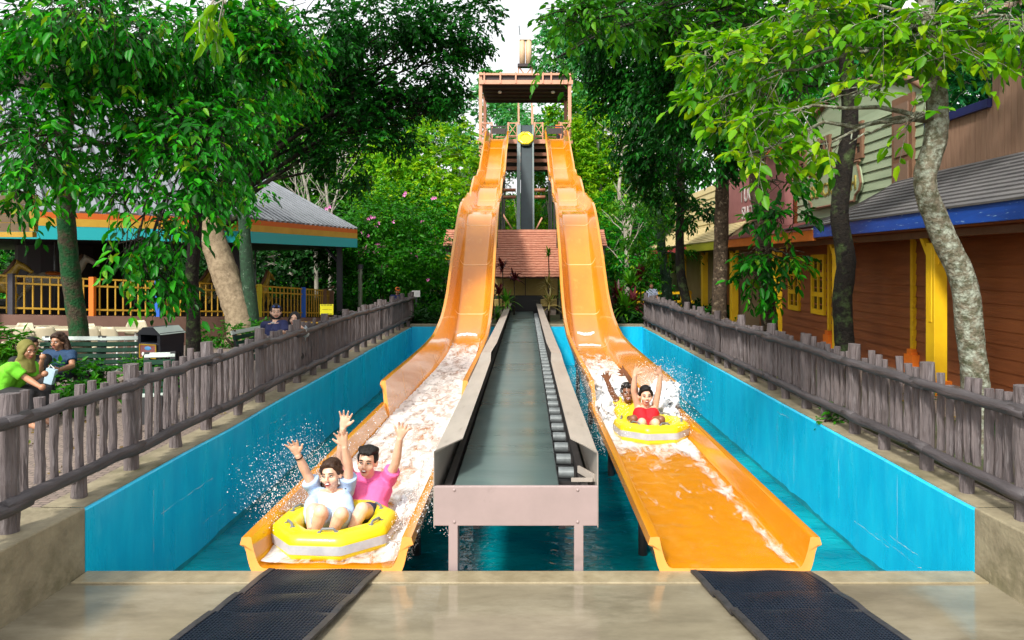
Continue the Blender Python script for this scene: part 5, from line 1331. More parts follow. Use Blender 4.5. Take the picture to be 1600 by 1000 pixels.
# cordylines and palms round the tunnel house
def rosette(name, label, base, top, n, L, W, leaf, seed, group=None, arch=.5):
    t = thing(name, label, 'plant', base, group); rg = np.random.default_rng(seed)
    mb = MB(); mb.tube([base, base.lerp(top, .5) + Vector((.03, 0, 0)), top], [.03, .025, .02], 6); mb.build('stem', BK_brown, t, sm=True)
    vv, rn = [], []
    quads = []
    for k in range(n):
        a = rg.uniform(0, 2 * math.pi); el = rg.uniform(.1, 1.3); l = L * rg.uniform(.7, 1.1)
        dv = np.array([math.cos(a) * math.cos(el), math.sin(a) * math.cos(el), math.sin(el)]); s = nrm(np.cross(dv, UP))
        o = np.array(top) - np.array([0, 0, rg.uniform(0, .25)]); i0 = len(vv)
        for j in range(5):
            u = j / 4; p = o + dv * l * u - UP * arch * l * u * u * math.cos(el); w = W * math.sin(math.pi * min(1, .12 + u * .88)) + .002
            vv += [p - s * w, p + s * w]
        quads += [(i0 + 2 * j, i0 + 2 * j + 1, i0 + 2 * j + 3, i0 + 2 * j + 2) for j in range(4)]; rn += [rg.uniform(0, 1)] * 4
    mesh_np('leaves', np.array(vv), np.array(quads), [leaf], None, np.array(rn), t)
    return t
def ros(px, py, d, leaf, label, seed, n=26, L=.55, W=.045, name='cordyline'):
    top = P(px, py, d); b = Vector((top.x, top.y, GZ if d < 36 else hill_z(top.x, top.y))); rosette(name, label, b, top, n, L, W, leaf, seed, 'plants round the tunnel house')
ros(785, 412, 26.4, LF_red, 'dark red cordyline left of the shingle roof centre, the higher one', 1, 30, .5, .05); ros(803, 430, 26.4, LF_red, 'dark red cordyline against the lower shingle roof edge', 2, 30, .5, .05)
ros(779, 452, 26, LF_red, 'purplish cordyline low beside the left slide edge', 3, 34, .6, .05); ros(792, 468, 25.4, LF_palm, 'drooping green plant left of the tunnel mouth', 4, 40, .6, .03)
ros(857, 392, 26.4, LF_palm, 'small light green tuft on a tall stem before the roof', 5, 26, .35, .03); ros(856, 440, 25.8, leaf_mat('dry_leaf', [(.16, .12, .04), (.24, .2, .07), (.3, .28, .1)], .3, .5), 'dry straw coloured tuft beside the right slide edge', 6, 46, .5, .02)
ros(858, 470, 25.2, MATS['dry_leaf'], 'dry drooping plant right of the tunnel mouth', 7, 46, .7, .02); ros(776, 490, 24.6, LF_palm, 'dark leafy plant at the foot of the left tunnel pier', 8, 40, .6, .03)
for k, (px, py, d, lf, lb, nm) in enumerate(((985, 440, 25.5, LF_palm, 'tall feathery palm behind the right corner of the pool', 'palm_plant'), (965, 460, 25, LF_red, 'dark red cordyline right of the right slide', 'cordyline'), (1000, 430, 25.8, LF_red, 'red leaved cordyline beside the feathery palm', 'cordyline'), (975, 480, 24.6, LF_palm, 'low dark palm at the right back corner of the pool', 'palm_plant'), (1008, 420, 26.5, LF_palm, 'palm with upright fronds near the shop path', 'palm_plant'), (950, 490, 24.5, LF_red, 'small purplish cordyline next to the slide edge on the right', 'cordyline'), (990, 470, 24.8, LF_red, 'bronze cordyline in front of the feathery palm', 'cordyline'))):
    ros(px, py, d, lf, lb, 20 + k, 60, .95 if nm == 'palm_plant' else .7, .045, nm)
# leafy ground cover on the banks
def cover(name, x0, x1, y0, y1, n, leaf, L, seed, zf):
    rg = np.random.default_rng(seed); b = np.stack([rg.uniform(x0, x1, n), rg.uniform(y0, y1, n), np.zeros(n)], 1)
    b[:, 2] = [zf(x, y) for x, y in b[:, :2]]; t = nrm(np.stack([rg.normal(0, .5, n), rg.normal(0, .5, n), np.ones(n)], 1))
    v, rn = leaf_arrays(b, t, np.full(n, .5) * rg.uniform(.4, 1.4, n), 7, L, L * .5, .25, rg)
    nl = len(v) // 6; i0 = np.arange(nl)[:, None] * 6; q = np.concatenate([i0 + np.array([[0, 1, 2, 3]]), i0 + np.array([[0, 3, 4, 5]])], 1).reshape(-1, 4)
    tag(mesh_np(name, v, q, [leaf], None, np.repeat(rn, 2)), kind='stuff')
cover('ground_cover', -40, 40, 36, 85, 15000, LF_dark, .34, 1, hill_z)
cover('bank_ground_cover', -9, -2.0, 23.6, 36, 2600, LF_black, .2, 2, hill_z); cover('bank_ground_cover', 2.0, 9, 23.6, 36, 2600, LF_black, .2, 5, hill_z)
# fallen leaves and weeds by the right fence
def litter(name, x0, x1, n, seed):
    rg = np.random.default_rng(seed); b = np.stack([rg.uniform(x0, x1, n), rg.uniform(4, 22, n), np.full(n, GZ + .004)], 1); t = nrm(np.stack([rg.normal(0, 1, n), rg.normal(0, 1, n), np.full(n, .05)], 1))
    v, rn = leaf_arrays(b, t, np.full(n, .1), 2, .07, .04, .0, rg); v[:, 2] = np.maximum(v[:, 2], GZ + .003)
    nl = len(v) // 6; i0 = np.arange(nl)[:, None] * 6; q = np.concatenate([i0 + np.array([[0, 1, 2, 3]]), i0 + np.array([[0, 3, 4, 5]])], 1).reshape(-1, 4)
    tag(mesh_np(name, v, q, [leaf_mat('fallen_leaf', [(.10, .055, .02), (.22, .15, .03), (.06, .14, .02)], .1, .6)], None, np.repeat(rn, 2)), kind='stuff')
litter('fallen_leaves', 4.0, 6.2, 420, 3); litter('fallen_leaves', -7, -4.0, 380, 4)
g = MB(); g.box((4.75, 12, GZ + .002), (1.3, 21, .05)); tag(g.build('planting_strip', M_soil), kind='structure')
# ------------------------------------------------------------ people
SK = {'tan': mat('skin_tan', (.58, .30, .18), (.52, .26, .15), 30, rough=.45), 'light': mat('skin_light', (.74, .46, .33), (.69, .41, .285), 30, rough=.45),
      'brown': mat('skin_brown', (.24, .10, .05), (.20, .08, .04), 30, rough=.42), 'mid': mat('skin_mid', (.44, .22, .13), (.38, .18, .1), 30, rough=.45)}
M_hairb = mat('brown_hair', (.028, .013, .007), (.05, .025, .014), 40, rough=.5, bump=.6, bscale=60, spec=.3)
M_hair = mat('black_hair', (.006, .0045, .004), (.014, .011, .009), 40, rough=.55, bump=.6, bscale=60, spec=.25)
M_eyew = mat('eye_white', (.75, .74, .72), rough=.2); M_iris = mat('iris_dark', (.02, .012, .008), rough=.15)
M_mouth = mat('mouth_dark', (.10, .012, .014), rough=.4); M_teeth = mat('teeth', (.85, .83, .78), rough=.25); M_lip = mat('lip', (.48, .12, .10), rough=.4)
def cloth(n, c): return mat('cloth_' + n, c, tuple(x * .85 for x in c), 9, rough=.8, bump=.5, bscale=16)
def basis(f, u):
    f = Vector(f).normalized(); u = Vector(u); r = f.cross(u).normalized(); u = r.cross(f).normalized(); return r, f, u
def person(label, J, s=1.0, skin='tan', shirt=None, shorts=None, hair='short', face=(0, -1, 0), up=(0, 0, 1), smile=True, vox=.009, cat='person', sleeve=.55, top='tee', hands=('L', 'R'), beard=False, trousers=False, extra=None, group=None, thick=1.0, hijab=None, palm=(0, -1, .1), fem=False):
    """J: joints in world space. neck, head, pelvis, shL shR elL elR wrL wrR haL haR, hipL hipR knL knR anL anR (L = left in the picture)"""
    t = thing('person', label, cat, J['pelvis'], group)
    J = {k: Vector(v) for k, v in J.items()}
    mb = MB(); S = lambda a, b, f: a.lerp(b, f)
    neck, pel, head = J['neck'], J['pelvis'], J['head']
    chest = pel.lerp(neck, .72); rv = (J['shR'] - J['shL']).normalized()
    def torso(m, g=0.0, up_to=1.0, full=True):
        for q in (-1, 1):
            m.tube([pel + rv * q * .075 * s, pel.lerp(neck, .35) + rv * q * .06 * s * thick, chest + rv * q * .085 * s * thick, pel.lerp(neck, .92 * up_to) + rv * q * .08 * s * thick], [(.105 * s * thick + g), (.095 * s * thick + g), (.108 * s * thick + g), (.07 * s + g)], 14)
        if full:
            m.tube([J['shL'], J['shL'].lerp(J['shR'], .5) - Vector((0, 0, .005)), J['shR']], [.052 * s + g, .07 * s + g, .052 * s + g], 12)
            for q in ('shL', 'shR'): m.ell(J[q], [(.06 * s + g)] * 3)
        m.ell(pel, [.15 * s + g, .115 * s + g, .10 * s + g])
    torso(mb)
    r, f, u = basis(face, up)
    mb.tube([neck - (head - neck) * .3, neck, head - u * .05 * s - f * .01 * s], [.062 * s, .052 * s, .05 * s], 12)
    # head
    HM = Matrix((r, f, u)).transposed()
    H = lambda a, b, c: head + (r * a + f * b + u * c) * s
    for c, rad in (((0, -.012, .03), (.074, .094, .094)), ((0, .02, -.035), (.054 if fem else .06, .068, .07)), ((0, .05, -.082 if fem else -.085), (.026 if fem else .034, .03, .024)), ((.038, .052, -.025), (.03, .03, .03)), ((-.038, .052, -.025), (.03, .03, .03)), ((0, .07, .028), (.05, .022, .03)), ((0, .082, .022), (.04, .01, .012))):
        mb.ell(H(*c), [q * s for q in rad], HM, 18, 12)
    mb.tube([H(0, .085, .018), H(0, .1, -.005), H(0, .112, -.026)], [.009 * s, .011 * s, .016 * s], 8); mb.ell(H(0, .098, -.03), [.019 * s, .014 * s, .01 * s], HM)
    for q in (-1, 1): mb.ell(H(q * .077, -.006, -.004), [.012 * s, .022 * s, .034 * s], HM)
    # arms
    ends = {}
    for q in ('L', 'R'):
        a, e, w_, h = J['sh' + q], J['el' + q], J['wr' + q], J['ha' + q]
        mb.tube([a, S(a, e, .4), e], [.05 * s, .045 * s, .037 * s], 10); mb.tube([e, S(e, w_, .3), w_], [.038 * s, .04 * s, .026 * s], 10); mb.ell(e, [.037 * s] * 3)
        if q not in hands:
            mb.ell(w_.lerp(h, .5), [.04 * s] * 3); continue
        d = (h - w_).normalized(); n = Vector(palm); n = (n - d * n.dot(d)).normalized(); sd_ = d.cross(n).normalized()
        if q == 'L': sd_ = sd_
        kn = w_ + d * .085 * s
        inner = 1 if (J['pelvis'] - w_).dot(sd_) > 0 else -1       # thumb on the side towards the body for raised palms
        mb.tube([w_ - d * .01 * s, w_ + d * .03 * s, w_ + d * .07 * s, kn], [(.026 * s, .018 * s), (.036 * s, .016 * s), (.042 * s, .015 * s), (.038 * s, .012 * s)], 12, flat=n)
        for k, (o_, ln, sp) in enumerate(((-.032, .062, -.34), (-.011, .076, -.11), (.011, .08, .10), (.032, .07, .32))):
            o2 = o_ * inner; sp2 = sp * inner
            b0 = kn - d * .012 * s + sd_ * o2 * s; dd = (d + sd_ * sp2 + n * .10).normalized(); p1 = b0 + dd * ln * .45 * s; dd2 = (dd + n * .22).normalized()
            p2 = p1 + dd2 * ln * .35 * s; p3 = p2 + (dd2 + n * .15).normalized() * ln * .3 * s
            mb.tube([b0, p1, p2, p3], [.0105 * s, .0098 * s, .009 * s, .0075 * s], 8); mb.ell(p3, [.0075 * s] * 3, seg=8, rings=6)
        b0 = w_ + d * .028 * s + sd_ * .028 * inner * s; dd = (d * .72 + sd_ * inner * .75 + n * .15).normalized(); p1 = b0 + dd * .036 * s; p2 = p1 + (dd + d * .35).normalized() * .04 * s
        mb.tube([b0 - dd * .015 * s, p1, p2], [.016 * s, .0125 * s, .009 * s], 8); mb.ell(p2, [.009 * s] * 3, seg=8, rings=6)
    # legs
    def leg(m, q, g=0, lo=1.0):
        h, k, a = J['hip' + q], J['kn' + q], J['an' + q]
        m.tube([h, S(h, k, .45), S(h, k, min(1, lo))], [.085 * s + g, .072 * s + g, .055 * s + g], 12)
        if lo > 1: m.ell(k, [.056 * s + g] * 3); m.tube([k, S(k, a, .35), S(k, a, min(1, lo - 1))], [.053 * s + g, .053 * s + g, .035 * s + g * 1.3], 12)
    for q in ('L', 'R'):
        leg(mb, q, 0, 2); a = J['an' + q]; fd = Vector(face); fd.z = 0; fd = fd.normalized()
        mb.tube([a - fd * .04 * s - Vector((0, 0, .03 * s)), a + fd * .08 * s - Vector((0, 0, .05 * s)), a + fd * .17 * s - Vector((0, 0, .06 * s))], [.035 * s, .04 * s, .026 * s], 10)
    body = mb.build('body', SK[skin], t, sm=True); voxel(body, vox * s, 1)
    # clothes
    if shirt is not None:
        m = MB(); torso(m, (.012 if top == 'tank' else .016) * s, .88 if top == 'tank' else .98, top != 'tank')
        if top == 'tank':
            for q in (-1, 1): m.tube([chest + rv * q * .09 * s + Vector((0, -.06 * s, 0)), neck + rv * q * .085 * s + Vector((0, -.045 * s, -.03 * s)), neck + rv * q * .09 * s + Vector((0, .02, 0))], .028 * s, 8)
        if sleeve > 0:
            for q in ('L', 'R'):
                a, e, w_ = J['sh' + q], J['el' + q], J['wr' + q]
                if sleeve <= 1: m.tube([a, S(a, e, sleeve * .6), S(a, e, sleeve)], [.07 * s, .068 * s, .07 * s], 12)
                else: m.tube([a, e], [.07 * s, .056 * s], 12); m.ell(e, [.057 * s] * 3); m.tube([e, S(e, w_, sleeve - 1)], [.056 * s, .044 * s], 12)
        o = m.build('shirt', cloth(shirt[0], shirt[1]), t); voxel(o, max(.009, vox) * s, 4)
        for v in o.data.vertices:
            nz = noise.noise(v.co * (9 / s)); v.co += v.normal * (.007 * s * nz)
        if top == 'tank':
            pass
    if shorts is not None:
        m = MB(); m.ell(pel, [.165 * s, .13 * s, .115 * s])
        for q in ('L', 'R'): leg(m, q, .016 * s, 1.96 if trousers else .72)
        o = m.build('trousers' if trousers else 'shorts', cloth(shorts[0], shorts[1]), t); voxel(o, .011 * s, 2)
    # hair
    if hair:
        m = MB()
        m.ell(H(0, -.03, .048), [.082 * s, .094 * s, .094 * s], HM, 18, 12); m.ell(H(0, .02, .098), [.062 * s, .07 * s, .04 * s], HM, 16, 10)
        for q in (-1, 1): m.ell(H(q * .07, -.01, .035), [.017 * s, .05 * s, .045 * s], HM)
        if hair == 'quiff':
            for k in range(9): m.tube([H(-.062 + k * .0155, -.03, .10), H(-.056 + k * .014, .03, .112 + .010 * math.sin(k * 2.3)), H(-.048 + k * .0125, .072, .10 + .010 * math.sin(k * 3.1)), H(-.04 + k * .012, .096, .082 + .012 * math.sin(k * 2.1))], [.03 * s, .026 * s, .016 * s, .005 * s], 8)
        if hair in ('tail', 'bun', 'long'):
            for q in (-1, 1): m.tube([H(q * .012, .07, .105), H(q * .05, .062, .085), H(q * .073, .03, .05), H(q * .079, -.02, .0)], [.014 * s, .018 * s, .02 * s, .02 * s], 8)
        if hair == 'tail':
            m.ell(H(0, -.12, .02), [.035 * s] * 3); m.tube([H(.0, -.11, .03), H(.06, -.12, -.03), H(.10, -.07, -.10), H(.10, -.03, -.19)], [.036 * s, .046 * s, .042 * s, .014 * s], 10); m.tube([H(.0, -.11, .03), H(-.06, -.10, -.05), H(-.095, -.06, -.12), H(-.085, -.03, -.17)], [.034 * s, .04 * s, .034 * s, .012 * s], 10)
        if hair == 'bun': m.ell(H(0, -.135, .05), [.04 * s] * 3)
        if hair == 'long':
            for q in (-1, 1): m.tube([H(q * .05, -.04, .08), H(q * .085, -.05, 0), H(q * .1, -.05, -.12), H(q * .09, -.03, -.24)], [.04 * s, .042 * s, .05 * s, .02 * s], 10)
            m.tube([H(0, -.07, .05), H(0, -.1, -.1), H(0, -.08, -.24)], [.08 * s, .08 * s, .04 * s], 12)
        o = m.build('hair', M_hairb if fem and hair in ('tail', 'long') else M_hair, t); voxel(o, .009 * s, 1)
        for v in o.data.vertices: v.co += v.normal * (.006 * s * noise.noise(v.co * (26 / s)))
    if hijab is not None:
        m = MB(); mt = cloth(hijab[0], hijab[1])
        m.ell(H(0, -.03, .035), [.094 * s, .098 * s, .105 * s], HM, 18, 12)
        for k in range(13):
            a = math.pi * (-.12 + 1.24 * k / 12); m.ell(H(math.cos(a) * .076, .03, -.03 + math.sin(a) * .115 if math.sin(a) > 0 else -.06), [.024 * s, .035 * s, .03 * s], HM)
        m.tube([H(0, -.02, -.08), H(0, .0, -.15), H(0, .01, -.26)], [.08 * s, .11 * s, .14 * s], 14)
        for q in (-1, 1): m.tube([H(q * .07, .0, .0), H(q * .075, .02, -.09), H(q * .03, .05, -.14)], [.034 * s, .04 * s, .04 * s], 10)
        o = m.build('headscarf', mt, t); voxel(o, .012 * s, 3)
    # face
    for q in (-1, 1):
        m = MB(); m.ell(H(q * .031, .081, .008), [.0125 * s, .008 * s, .006 * s], HM, 12, 8); e = m.build('eye', M_eyew, t, sm=True)
        m = MB(); m.ell(H(q * .031 + .002, .087, .008), [.006 * s, .0045 * s, .006 * s], HM, 10, 8); m.build('iris', M_iris, e, sm=True)
        m = MB(); m.tube([H(q * .052, .083, .03), H(q * .034, .094, .036), H(q * .014, .095, .031)], [.002 * s, (.0032 if fem else .005) * s, .003 * s], 6); m.build('eyebrow', M_hair, t, sm=True)
        if vox < .0095:
            m = MB(); m.tube([H(q * .048, .081, .011), H(q * .031, .090, .0165), H(q * .016, .085, .011)], .0026 * s, 5); m.build('eyelash', M_hair, t, sm=True)
    m = MB(); op = .012 if smile else .005
    m.ell(H(0, .088, -.056), [.022 * s, .012 * s, op * s], HM, 14, 8); mo = m.build('mouth', M_mouth if smile else M_lip, t, sm=True)
    if smile:
        m = MB(); m.ell(H(0, .093, -.0515), [.018 * s, .0085 * s, .0055 * s], HM, 14, 8); m.build('teeth', M_teeth, mo, sm=True)
        m = MB()
        ring_ = [H(math.cos(a) * .0235, .088 + .006 * abs(math.sin(a)), -.056 + math.sin(a) * .0135) for a in np.linspace(0, 2 * math.pi, 17)]
        m.tube(ring_, .0034 * s, 6, cap=False); m.build('lips', M_lip, mo, sm=True)
    if beard:
        m = MB()
        for k in range(13):
            a = math.pi * (1 + k / 12); m.ell(H(math.cos(a) * .066, .035 + .03 * abs(math.sin(a)), -.045 + math.sin(a) * .05), [.02 * s, .022 * s, .022 * s], HM)
        for k in range(5): m.ell(H(-.024 + k * .012, .093, -.042), [.009 * s, .009 * s, .006 * s], HM)
        o = m.build('beard', M_hair, t); voxel(o, .008 * s, 1)
    if extra: extra(t, H, HM, s, J)
    return t

def joints(**k): return {a: (P(*b) if len(b) == 3 else Vector(b)) for a, b in k.items()}
# --- near raft
def cap_collar(col, m_):
    def f(t, H, HM, s, J):
        m = MB(); n = J['neck']; pts = []
        for k in range(15):
            a = -2.4 + 4.8 * k / 14; pts.append(n + Vector((math.sin(a) * .07, -math.cos(a) * .065, -.005 + .03 * (abs(a) / 2.4))) * s)
        m.tube(pts, [(.02 * s, .012 * s)] * 15, 8); m.build('collar', m_, t, sm=True)
    return f
def open_shirt(t, H, HM, s, J):
    mt = cloth('paleblue', (.38, .52, .74)); n, p = J['neck'], J['pelvis']; rv = (J['shR'] - J['shL']).normalized()
    m = MB()
    for q, sh, el in ((-1, 'shL', 'elL'), (1, 'shR', 'elR')):
        a, e = J[sh], J[el]
        m.tube([a - (a - n) * .35, a, a.lerp(e, .3), a.lerp(e, .62)], [.062 * s, .068 * s, .066 * s, .078 * s], 14)
        m.tube([n.lerp(a, .55) + Vector((0, -.02, 0)), n.lerp(p, .35) + rv * q * .135 * s + Vector((0, -.075, 0)), n.lerp(p, .7) + rv * q * .145 * s + Vector((0, -.085, 0)), n.lerp(p, .95) + rv * q * .135 * s + Vector((0, -.09, 0))], [.058 * s, .066 * s, .066 * s, .05 * s], 14)
    o = m.build('open_overshirt', mt, t); voxel(o, .009 * s, 3)
    for v in o.data.vertices: v.co += v.normal * (.011 * s * noise.noise(v.co * (11 / s)))
    m = MB(); w_ = J['wrL'].lerp(J['elL'], .18); m.tube([w_, w_ + (J['wrL'] - w_).normalized() * .012], .034 * s, 12); m.build('bracelet', M_iris, t)
person('woman in white top and open pale blue shirt, hands up, front of near raft',
       joints(neck=(519, 766, 6.93), head=(518, 742, 6.86), pelvis=(517, 812, 6.72), shL=(495, 769, 6.95), shR=(543, 767, 6.97), elL=(478, 738, 6.86), elR=(545, 730, 6.86), wrL=(465, 710, 6.76), wrR=(538, 697, 6.76), haL=(455, 690, 6.7), haR=(534, 680, 6.72),
              hipL=(503, 814, 6.68), hipR=(532, 813, 6.68), knL=(501, 800, 6.42), knR=(533, 803, 6.40), anL=(493, 832, 6.46), anR=(518, 834, 6.46)), 1.12, 'light', ('white', (.80, .80, .82)), ('skyblue', (.45, .58, .76)), 'tail', (-.16, -1, .02), (-.08, .12, 1), True, .0075, sleeve=0, top='tank', extra=open_shirt, fem=True, thick=.8)
person('man in a pink polo shirt, both hands up, behind the woman in white',
       joints(neck=(578, 748, 7.22), head=(574, 722, 7.14), pelvis=(572, 805, 7.05), shL=(546, 752, 7.24), shR=(606, 749, 7.22), elL=(533, 714, 7.14), elR=(618, 724, 7.1), wrL=(536, 668, 7.02), wrR=(625, 684, 7.0), haL=(541, 645, 7.0), haR=(631, 668, 6.97),
              hipL=(556, 806, 7.0), hipR=(584, 806, 7.0), knL=(489, 797, 6.66), knR=(566, 796, 6.58), anL=(487, 828, 6.56), anR=(548, 830, 6.52)), 1.16, 'light', ('pink', (.80, .13, .36)), ('navy', (.02, .03, .07)), 'quiff', (-.05, -1, .03), (.10, .16, 1), True, .0075, sleeve=.6, extra=cap_collar('pink', cloth('pink', (.80, .13, .36))))
# --- far raft
person('woman in a red tank top, both hands raised, front of the far raft',
       joints(neck=(1009, 636, 10.75), head=(1009, 619, 10.66), pelvis=(1011, 668, 10.5), shL=(998, 640, 10.76), shR=(1022, 640, 10.76), elL=(990, 612, 10.66), elR=(1029, 611, 10.66), wrL=(992, 585, 10.56), wrR=(1032, 585, 10.56), haL=(998, 574, 10.52), haR=(1027, 574, 10.5),
              hipL=(1003, 668, 10.42), hipR=(1020, 668, 10.42), knL=(1003, 660, 10.16), knR=(1024, 661, 10.14), anL=(1000, 672, 10.32), anR=(1022, 673, 10.30)), 1.14, 'light', ('red', (.70, .006, .015)), ('darkred', (.5, .005, .012)), 'bun', (0, -1, .02), (0, .1, 1), True, .0085, sleeve=0, top='tank', fem=True, thick=.84)
person('man in a yellow t-shirt, arms thrown up, behind the woman in red',
       joints(neck=(982, 630, 11.05), head=(980, 614, 10.96), pelvis=(986, 664, 10.85), shL=(971, 635, 11.05), shR=(994, 634, 11.05), elL=(957, 615, 10.95), elR=(993, 607, 10.98), wrL=(949, 596, 10.86), wrR=(979, 585, 10.88), haL=(945, 584, 10.82), haR=(969, 577, 10.84),
              hipL=(982, 664, 10.78), hipR=(996, 664, 10.78), knL=(990, 655, 10.4), knR=(1033, 656, 10.42), anL=(997, 667, 10.45), anR=(1034, 668, 10.45)), 1.14, 'brown', ('yellow', (.82, .55, .008)), ('dark', (.02, .02, .03)), 'short', (.05, -1, .02), (-.06, .12, 1), True, .0085, sleeve=.5)
# --- bystanders
def seated(px, py, d, fx, fy, s=1.0, lean=0.0, hy=None):
    """head at the pixel; facing (fx, fy) on the ground plane"""
    head = P(px, py, d); f = Vector((fx, fy, 0)).normalized(); r = f.cross(Vector((0, 0, 1)))
    if r.x < 0: rr = -r
    else: rr = r
    neck = head - Vector((0, 0, .13 * s)) - f * (.02 + lean * .08); pel = Vector((neck.x, neck.y, 0)) - f * (lean * .45 * s); pel.z = max(GZ + .42, neck.z - .52 * s * math.cos(lean))
    J = dict(head=head, neck=neck, pelvis=pel)
    for q, sg in (('L', -1), ('R', 1)):
        sh = neck + rr * sg * .18 * s - Vector((0, 0, .055 * s)); J['sh' + q] = sh; el = sh - Vector((0, 0, .24 * s)) + f * .1 * s + rr * sg * .04; J['el' + q] = el
        wr = el + f * .2 * s - rr * sg * .06 + Vector((0, 0, .02)); J['wr' + q] = wr; J['ha' + q] = wr + f * .1 - rr * sg * .05
        hp = pel + rr * sg * .09 * s; J['hip' + q] = hp; kn = hp + f * .42 * s + rr * sg * .03; J['kn' + q] = kn; J['an' + q] = Vector((kn.x, kn.y, GZ + .09)) + f * .04
    return J
J = seated(42, 548, 9.0, 1, -.1, 1.0, .5); 
J['elL'] = P(40, 590, 8.9); J['wrL'] = P(62, 604, 8.8); J['haL'] = P(70, 606, 8.8); J['shR'] = P(50, 572, 9.1); J['elR'] = P(52, 592, 9.1); J['wrR'] = P(66, 586, 9.1); J['haR'] = P(74, 582, 9.1); J['shL'] = P(18, 575, 8.85)
person('seated woman in a lime t-shirt and olive headscarf bending forward at the left edge', J, 1.0, 'mid', ('lime', (.16, .62, .02)), ('black', (.012, .012, .014)), None, (1, -.35, -.2), (.2, 0, 1), False, .011, sleeve=.8, trousers=True, hijab=('olive', (.17, .16, .03)), hands=(), group=None)
J = seated(49, 542, 9.9, .7, -.6, 1.0, .2); J['elR'] = P(60, 582, 9.7); J['wrR'] = P(66, 562, 9.6); J['haR'] = P(68, 553, 9.6); J['elL'] = P(40, 590, 9.8)
person('seated person in a black shirt with a raised fist, behind the lime shirt', J, 1.0, 'mid', ('black', (.014, .013, .016)), ('charcoal', (.02, .02, .024)), 'short', (.9, -.6, -.05), (0, 0, 1), False, .011, sleeve=.7, trousers=True, hands=())
J = seated(91, 534, 10.6, -.12, -1, 1.02, .12); J['elL'] = P(74, 585, 10.5); J['wrL'] = P(82, 578, 10.2); J['haL'] = P(88, 576, 10.1); J['elR'] = P(113, 572, 10.5); J['wrR'] = P(92, 578, 10.15); J['haR'] = P(84, 578, 10.1)
person('seated woman in a blue t-shirt with long brown hair by the mossy trunk', J, 1.02, 'mid', ('petrol', (.010, .045, .115)), ('denim', (.03, .04, .08)), 'long', (-.15, -1, -.12), (0, .05, 1), False, .010, sleeve=.55, trousers=True, hands=(), fem=True)
t = thing('paper_bag', 'pale blue paper bag standing in front of the woman in blue', 'bag', P(80, 600, 9.6))
mb = MB(); c = P(79, 588, 9.6); mb.box(c, (.11, .06, .2), Matrix.Rotation(.25, 3, 'Y'), taper=1.15); mb.build('bag_body', mat('pale_blue_paper', (.4, .55, .66), (.34, .47, .58), 9, rough=.7), t, bevel=.005)
mb = MB(); mb.tube([c + V(-.03, 0, .1), c + V(0, 0, .15), c + V(.05, 0, .1)], .006, 6); mb.build('handle', M_white, t); t.location.z = t.location.z
J = seated(431, 488, 12.7, -.3, 1, 1.08, .15)
J['shL'] = P(414, 509, 12.85); J['shR'] = P(443, 507, 12.6); J['elR'] = P(449, 524, 12.3); J['wrR'] = P(441, 518, 12.1); J['haR'] = P(436, 520, 12.1); J['elL'] = P(411, 530, 12.9)
def shades(t, H, HM, s, J):
    for q in (-1, 1):
        m = MB(); m.ell(H(q * .034, .075, .098), [.028 * s, .012 * s, .02 * s], HM); m.build('sunglass_lens', mat('blue_lens', (.02, .06, .25), rough=.1), t, sm=True)
    m = MB(); pts = [J['neck'] + Vector((math.sin(a) * .066, -math.cos(a) * .06, -.035)) for a in np.linspace(-3, 3, 15)]; m.tube(pts, [(.022, .014)] * 15, 8); m.build('collar', cloth('greycollar', (.5, .5, .52)), t, sm=True)
person('bearded man in a navy polo with sunglasses on his hair, by the fence', J, 1.08, 'light', ('navyblue', (.010, .016, .085)), ('khaki', (.1, .08, .06)), 'short', (.42, -1, -.05), (0, 0, 1), False, .010, sleeve=.75, beard=True, extra=shades, hands=(), trousers=True)
J = seated(460, 499, 12.7, .1, -1, 1.0, .1); J['elR'] = P(478, 522, 12.5); J['wrR'] = P(470, 511, 12.2); J['haR'] = P(463, 507, 12.2); J['shR'] = P(474, 514, 12.75)
person('woman in a black headscarf and pale grey top, chin on hand', J, 1.0, 'light', ('palegrey', (.42, .48, .52)), ('blackskirt', (.012, .012, .014)), None, (.12, -1, .02), (.1, 0, 1), True, .010, sleeve=1.7, trousers=True, hijab=('black', (.008, .008, .009)), hands=())
def standing(px, py, d, s, z0=None, face=(0, -1)):
    head = P(px, py, d); f = Vector((face[0], face[1], 0)).normalized(); r = Vector((1, 0, 0)); J = dict(head=head, neck=head - V(0, 0, .13 * s), pelvis=head - V(0, 0, .68 * s))
    for q, sg in (('L', -1), ('R', 1)):
        sh = J['neck'] + r * sg * .18 * s - V(0, 0, .055 * s); el = sh - V(-sg * .05, .05, .28 * s); wr = el - V(sg * .02, .14, .2 * s)
        J['sh' + q] = sh; J['el' + q] = el; J['wr' + q] = wr; J['ha' + q] = wr - V(0, .04, .08); hp = J['pelvis'] + r * sg * .09 * s; J['hip' + q] = hp; J['kn' + q] = hp - V(0, .03, .42 * s); J['an' + q] = hp - V(0, 0, .80 * s)
    return J
def cap_(t, H, HM, s, J):
    m = MB(); m.ell(H(0, -.01, .065), [.09 * s, .1 * s, .08 * s], HM); m.tube([H(-.05, .08, .05), H(0, .13, .05), H(.05, .08, .05)], [(.03 * s, .008 * s)] * 3, 8); m.build('cap', cloth('orangecap', (.65, .16, .02)), t, sm=True)
person('worker in an orange cap and navy shirt behind the far end of the fence', standing(621, 455, 24.5, 1.0), .98, 'mid', ('navyblue', (.010, .016, .085)), ('charcoal', (.02, .02, .024)), 'short', (.5, -1, -.3), (0, 0, 1), False, .012, sleeve=.8, trousers=True, extra=cap_, hands=())
